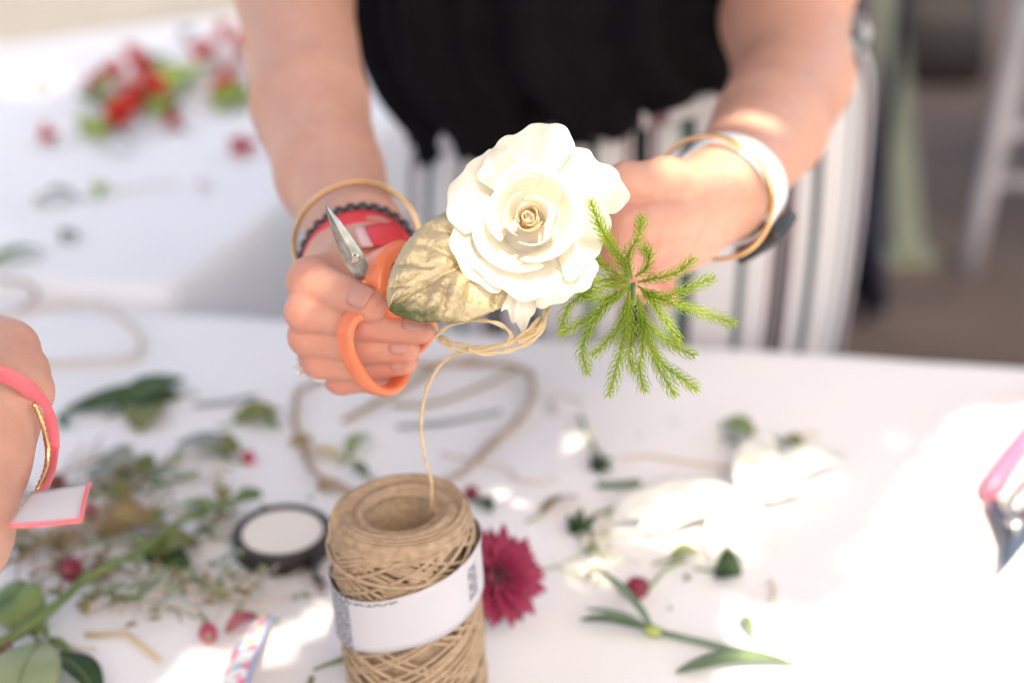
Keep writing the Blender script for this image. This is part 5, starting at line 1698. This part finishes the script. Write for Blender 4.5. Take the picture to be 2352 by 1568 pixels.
g2 = np.random.default_rng(15)
for i in range(0):
    x, y = g2.uniform(-10, 330), g2.uniform(1085, 1380); a = g2.uniform(-.6, .9); l = g2.uniform(70, 150)
    dry_twig((x, y), (x + l * math.cos(a), y - l * .5 * math.sin(a)), 200 + i, "brown branching dry twig among the leaves at the wrist", n=8, r=.0012, spread=.024)
for i in range(9):
    x, y = g2.uniform(0, 560), g2.uniform(1060, 1400); a = g2.uniform(-.5, 1.0); l = g2.uniform(70, 170)
    o = dry_twig((x, y), (x + l * math.cos(a), y - l * .5 * math.sin(a)), 260 + i, "thin green branching sprig among the strewn leaves", m='leaf_mid', n=6, r=.0009, spread=.02)
    o["group"] = "thin green sprigs among the strewn leaves"
for i in range(20):
    x, y = g2.uniform(20, 600), g2.uniform(1080, 1380); a = g2.uniform(0, 6.28); l = g2.uniform(35, 65)
    table_leaf((x, y), (x + l * math.cos(a), y + .6 * l * math.sin(a)), g2.uniform(.009, .015), g2.choice(['leaf_olive', 'leaf_dark', 'leaf_brown', 'leaf_mid']), "small loose leaf among the dry twigs", group="small loose leaves among the dry twigs", arch=.006, roll=g2.uniform(-.6, .6))

bud(162, 1306, .0066, (.6, -.6, -.1), "largest crimson bud lying above the long green stem", stem=[(140, 1285)])
bud(232, 1305, .0052, (.5, -.2, .5), "small dark crimson bud right of the largest crimson bud", sep=False)
bud(207, 1172, .0048, (.3, -.7, .3), "pink red bud beside the white ribbon tail", m='pink_bud')
bud(478, 1452, .0046, (.3, -.9, 0), "pink bud hanging from a forked pale twig", m='pink_bud', stem=[(472, 1425), (455, 1405)], long=1.4)
bud(570, 1050, .0042, (0, -.4, .8), "tiny pink bud beside the yellowed leaf", m='pink_bud', sep=False)
bud(130, 1108, .0055, (.2, -.4, .6), "dark maroon bud touching the pink ribbon", sep=False)
table_leaf((518, 1452), (602, 1418), .011, 'pink_bud', "fallen crimson petal above the floral ribbon", cat="petal", name="fallen_petal", stalk=False)
table_leaf((-5, 1520), (28, 1490), .014, 'pink_bud', "fallen pink petal behind the big pale leaf", cat="petal", name="fallen_petal", stalk=False, arch=.012)
o = mesh("straw_stick", *sweep([T(195, 1456, .003), T(285, 1453, .004), T(292, 1455, .004), T(366, 1514, .003)], circle(.0014, 7)), M['straw']); tag(o, "bent straw coloured stick on the bare cloth", "stick")
stick([(172, 1488), (222, 1488)], .0011, 'pale_cord', "twig", "short pale twig next to the narrow green leaf", "twig")
stick([(120, 1470), (150, 1490), (170, 1485)], .0011, 'leaf_pale', "twig", "short pale green twig above the glossy dark leaf", "twig")

def floral_ribbon():
    root = empty("floral_ribbon", T(560, 1520, 0), "flower print ribbon with lilac edge standing in the sun strip", "ribbon")
    A = [T(592, 1418, .004), T(545, 1475, .006), T(515, 1545, .008), T(480, 1640, .006)]
    B = [T(618, 1416, .012), T(600, 1470, .018), T(575, 1540, .018), T(550, 1640, .012)]
    a, b = catmull(A, 6), catmull(B, 6)
    nv = 7
    V = [p * (1 - t) + q * t + UP * .003 * math.sin(t * 3.14) for p, q in zip(a, b) for t in np.linspace(0, 1, nv)]
    thick(mesh("band", V, grid_faces(len(a), nv), M['floral'], root), .0006)
    mesh("edge", *sweep(b, rrect(.0022, .0034, .0006)), M['lilac_edge'], root)
floral_ribbon()

# tiny scraps on the cloth
g = np.random.default_rng(77)
for i in range(26):
    px, py = g.uniform(420, 1900), g.uniform(900, 1540)
    if 740 < px < 1250 and py > 1080: continue
    a = g.uniform(0, 6.28); l = g.uniform(8, 18)
    m = g.choice(['leaf_mid', 'leaf_pale', 'straw', 'leaf_grey'])
    V, F, _ = leaf_grid(T(px, py, .0022), T(px + l * math.cos(a), py + .5 * l * math.sin(a), .003), .003, UP, arch=.001, nu=6, nv=5)
    o = mesh("plant_scrap", V, F, M[m]); thick(o, .0004)
    tag(o, "tiny plant scrap lying on the white cloth", "scrap", "tiny plant scraps on the cloth")

# ------------------------------------------------------------------ pruning shears at the right edge
def shears():
    piv = T(2335, 1165, .012)
    root = empty("pruning_shears", T(2335, 1165, 0), "pink handled pruning shears with steel spring in the sun", "shears")
    tip = T(2300, 1300, .008)
    def plate(pts, z, t, m, name):
        top = [T(x, y, z + t) for x, y in pts]; bot = [T(x, y, z) for x, y in pts]
        n = len(pts)
        F = [tuple(range(n)), tuple(range(2 * n - 1, n - 1, -1))] + [(i, (i + 1) % n, n + (i + 1) % n, n + i) for i in range(n)]
        bevel(mesh(name, top + bot, F, M[m], root, smooth=False), .0008)
    plate([(2270, 1148), (2330, 1142), (2375, 1150), (2385, 1190), (2345, 1232), (2303, 1288), (2308, 1240), (2293, 1200)], .006, .004, 'dark_steel', "blade")
    plate([(2340, 1200), (2385, 1190), (2360, 1240), (2300, 1312), (2318, 1262)], .0115, .003, 'steel', "blade")
    V, F = sweep(catmull([T(2268, 1136, .010), T(2310, 1072, .016), T(2360, 1005, .018), T(2430, 930, .016), T(2520, 850, .010)], 6), rrect(.0175, .012, .005, 4), up=UP, scale=np.concatenate([[.25, .6, .85], np.ones(22)]))
    mesh("handle", V, F, M['pink_plastic'], root)
    V, F = sweep(catmull([T(2340, 1150, .010), T(2400, 1110, .016), T(2480, 1060, .016), T(2580, 1000, .010)], 6), rrect(.0165, .012, .005, 4), up=UP)
    mesh("handle", V, F, M['pink_plastic'], root)
    pts = []
    a0, b0 = T(2318, 1168, .020), T(2362, 1112, .022)
    d = norm(b0 - a0); s = norm(np.cross(d, UP)); u = np.cross(s, d)
    for i in range(90):
        t = i / 89; th = t * 2 * math.pi * 6.5
        pts.append(a0 + (b0 - a0) * t + .0052 * (math.cos(th) * s + math.sin(th) * u))
    mesh("spring", *sweep(pts, circle(.0009, 6)), M['silver'], root)
    mesh("pivot_bolt", *ball(T(2330, 1200, .016), .0048, 12, 7, UP, (1, 1, .6)), M['silver'], root)
shears()

# ------------------------------------------------------------------ the farther table: red blooms and greenery
def ruffled_bloom(px, py, r, m, label, seed, stem=None, group="red blooms heaped on the farther table"):
    c = T(px, py, r * .8)
    g = np.random.default_rng(seed)
    root = empty("cut_bloom", c - UP * r * .8, label, "flower", group)
    V, F, _ = leaf_grid((0, 0, 0), (1, 0, 0), .62, (0, 0, 1), arch=.10, cup=.35, nu=7, nv=5, peak=.62, wave=.06)
    ax = norm(np.array((g.normal(0, .5), -.35 + g.normal(0, .4), .8)))
    a = norm(np.cross(ax, (.2, .9, .3))); b = np.cross(ax, a)
    proto = None
    for i in range(15):
        z = 1 - 1.25 * (i + .5) / 15; rr = math.sqrt(max(0, 1 - z * z)); th = i * 2.39996
        d = norm(rr * (math.cos(th) * a + math.sin(th) * b) + z * ax)
        up = norm(ax - d * (ax @ d) + .001 * a); s = np.cross(up, d); k = r * g.uniform(.75, 1.5)
        if proto is None: proto = mesh("petal", V, F, M[m]); o = proto; thick(o, .02)
        else: o = proto.copy(); COL.objects.link(o)
        o.parent = root
        lc = c - np.array(root.location)
        o.matrix_basis = Matrix(((d[0]*k, s[0]*k, up[0]*k, lc[0]), (d[1]*k, s[1]*k, up[1]*k, lc[1]), (d[2]*k, s[2]*k, up[2]*k, lc[2]), (0, 0, 0, 1)))
    mesh("calyx", *ball(c - ax * r * .3, r * .35, 8, 6), M['leaf_mid'], root)
    if stem:
        mesh("stem", *tube([c - ax * r * .3] + [T(x, y, .004) for x, y in stem], .002, 6, 5), M['leaf_mid'], root)
RB = [(325, 150, .016), (220, 200, .015), (315, 225, .018), (375, 235, .015), (265, 280, .015), (450, 120, .013), (545, 95, .014), (495, 225, .015), (305, 125, .017), (240, 178, .016), (268, 165, .015), (345, 212, .019), (282, 252, .019), (330, 180, .013), (515, 72, .014), (480, 108, .012), (562, 128, .016), (112, 316, .014), (402, 280, .014), (556, 338, .016), (508, 195, .016), (530, 210, .014), (300, 240, .016), (362, 190, .013)]
for i, (x, y, r) in enumerate(RB):
    if (x, y) == (112, 316): lab, gr = "single red bloom lying apart from the heap beside lime leaves", None
    elif (x, y) == (556, 338): lab, gr = "single red bloom lying alone near the bare arm", None
    else: lab, gr = "red ruffled bloom in the heap on the farther table", "red blooms heaped on the farther table"
    ruffled_bloom(x, y, r * .88, 'red_flower', lab, 500 + i, stem=[(x + 25, y + 22)] if i % 3 == 0 else None, group=gr)
for i, (x, y, r) in enumerate([(285, 205, .017), (310, 212, .014), (530, 155, .018), (495, 145, .015), (548, 185, .013)]):
    ruffled_bloom(x, y, r, 'pale_flower', "blush pink bloom among the heaped red blooms", 600 + i, group="blush blooms heaped on the farther table")
GL = [((330, 235), (395, 250), .034, 'leaf_lime'), ((260, 215), (200, 200), .03, 'leaf_lime'), ((470, 160), (430, 190), .034, 'leaf_lime'), ((520, 235), (575, 215), .036, 'leaf_lime'), ((350, 160), (385, 140), .028, 'leaf_mid'), ((215, 240), (180, 225), .03, 'leaf_mid'), ((240, 290), (185, 310), .034, 'leaf_lime'), ((225, 320), (210, 285), .03, 'leaf_lime'), ((370, 190), (440, 160), .036, 'leaf_lime'), ((390, 210), (470, 195), .036, 'leaf_pale'), ((400, 245), (350, 270), .03, 'leaf_lime'),
      ((490, 225), (580, 240), .042, 'leaf_lime'), ((560, 215), (500, 255), .04, 'leaf_lime'), ((250, 255), (215, 235), .03, 'leaf_mid'), ((360, 245), (430, 230), .034, 'leaf_olive'), ((420, 170), (400, 215), .03, 'leaf_lime'), ((300, 300), (360, 285), .03, 'leaf_grey'), ((240, 340), (310, 330), .028, 'leaf_grey'), ((440, 80), (420, 95), .02, 'leaf_grey')]
for i, (a, b, w, m) in enumerate(GL):
    nm = {'leaf_mid': "mid green", 'leaf_lime': "lime green", 'leaf_pale': "pale green", 'leaf_olive': "olive green", 'leaf_grey': "grey green"}[m]
    table_leaf(a, b, w, m, nm + " leaf under the heaped red blooms", arch=.012, group=nm + " leaves under the red blooms", h0=.006, h1=.010)
table_leaf((100, 190), (88, 205), .02, 'leaf_pale', "pale green leaf lying alone beyond the red blooms", arch=.01)
table_leaf((178, 455), (92, 462), .02, 'leaf_mid', "green leaf with brown tip on the farther table", arch=.01)
table_leaf((108, 466), (78, 470), .014, 'leaf_brown', "brown leaf scrap on the farther table", stalk=False)
table_leaf((225, 452), (244, 432), .016, 'leaf_lime', "short lime leaf beside the green leaf with brown tip", arch=.01)
stick([(250, 440), (330, 430), (410, 420)], .0012, 'pale_cord', "greenery_cutting", "faint pale stem beside the short lime leaf", "cutting")
table_leaf((-30, 612), (108, 575), .018, 'leaf_mid', "long green leaf at the near end of the farther table", arch=.008)
table_leaf((172, 545), (142, 560), .014, 'leaf_dark', "small dark green leaf next to the long green leaf", arch=.01)
table_leaf((455, 435), (485, 425), .016, 'pale_flower', "faded blush petal lying near the bare forearm", cat="petal", name="fallen_petal", stalk=False)
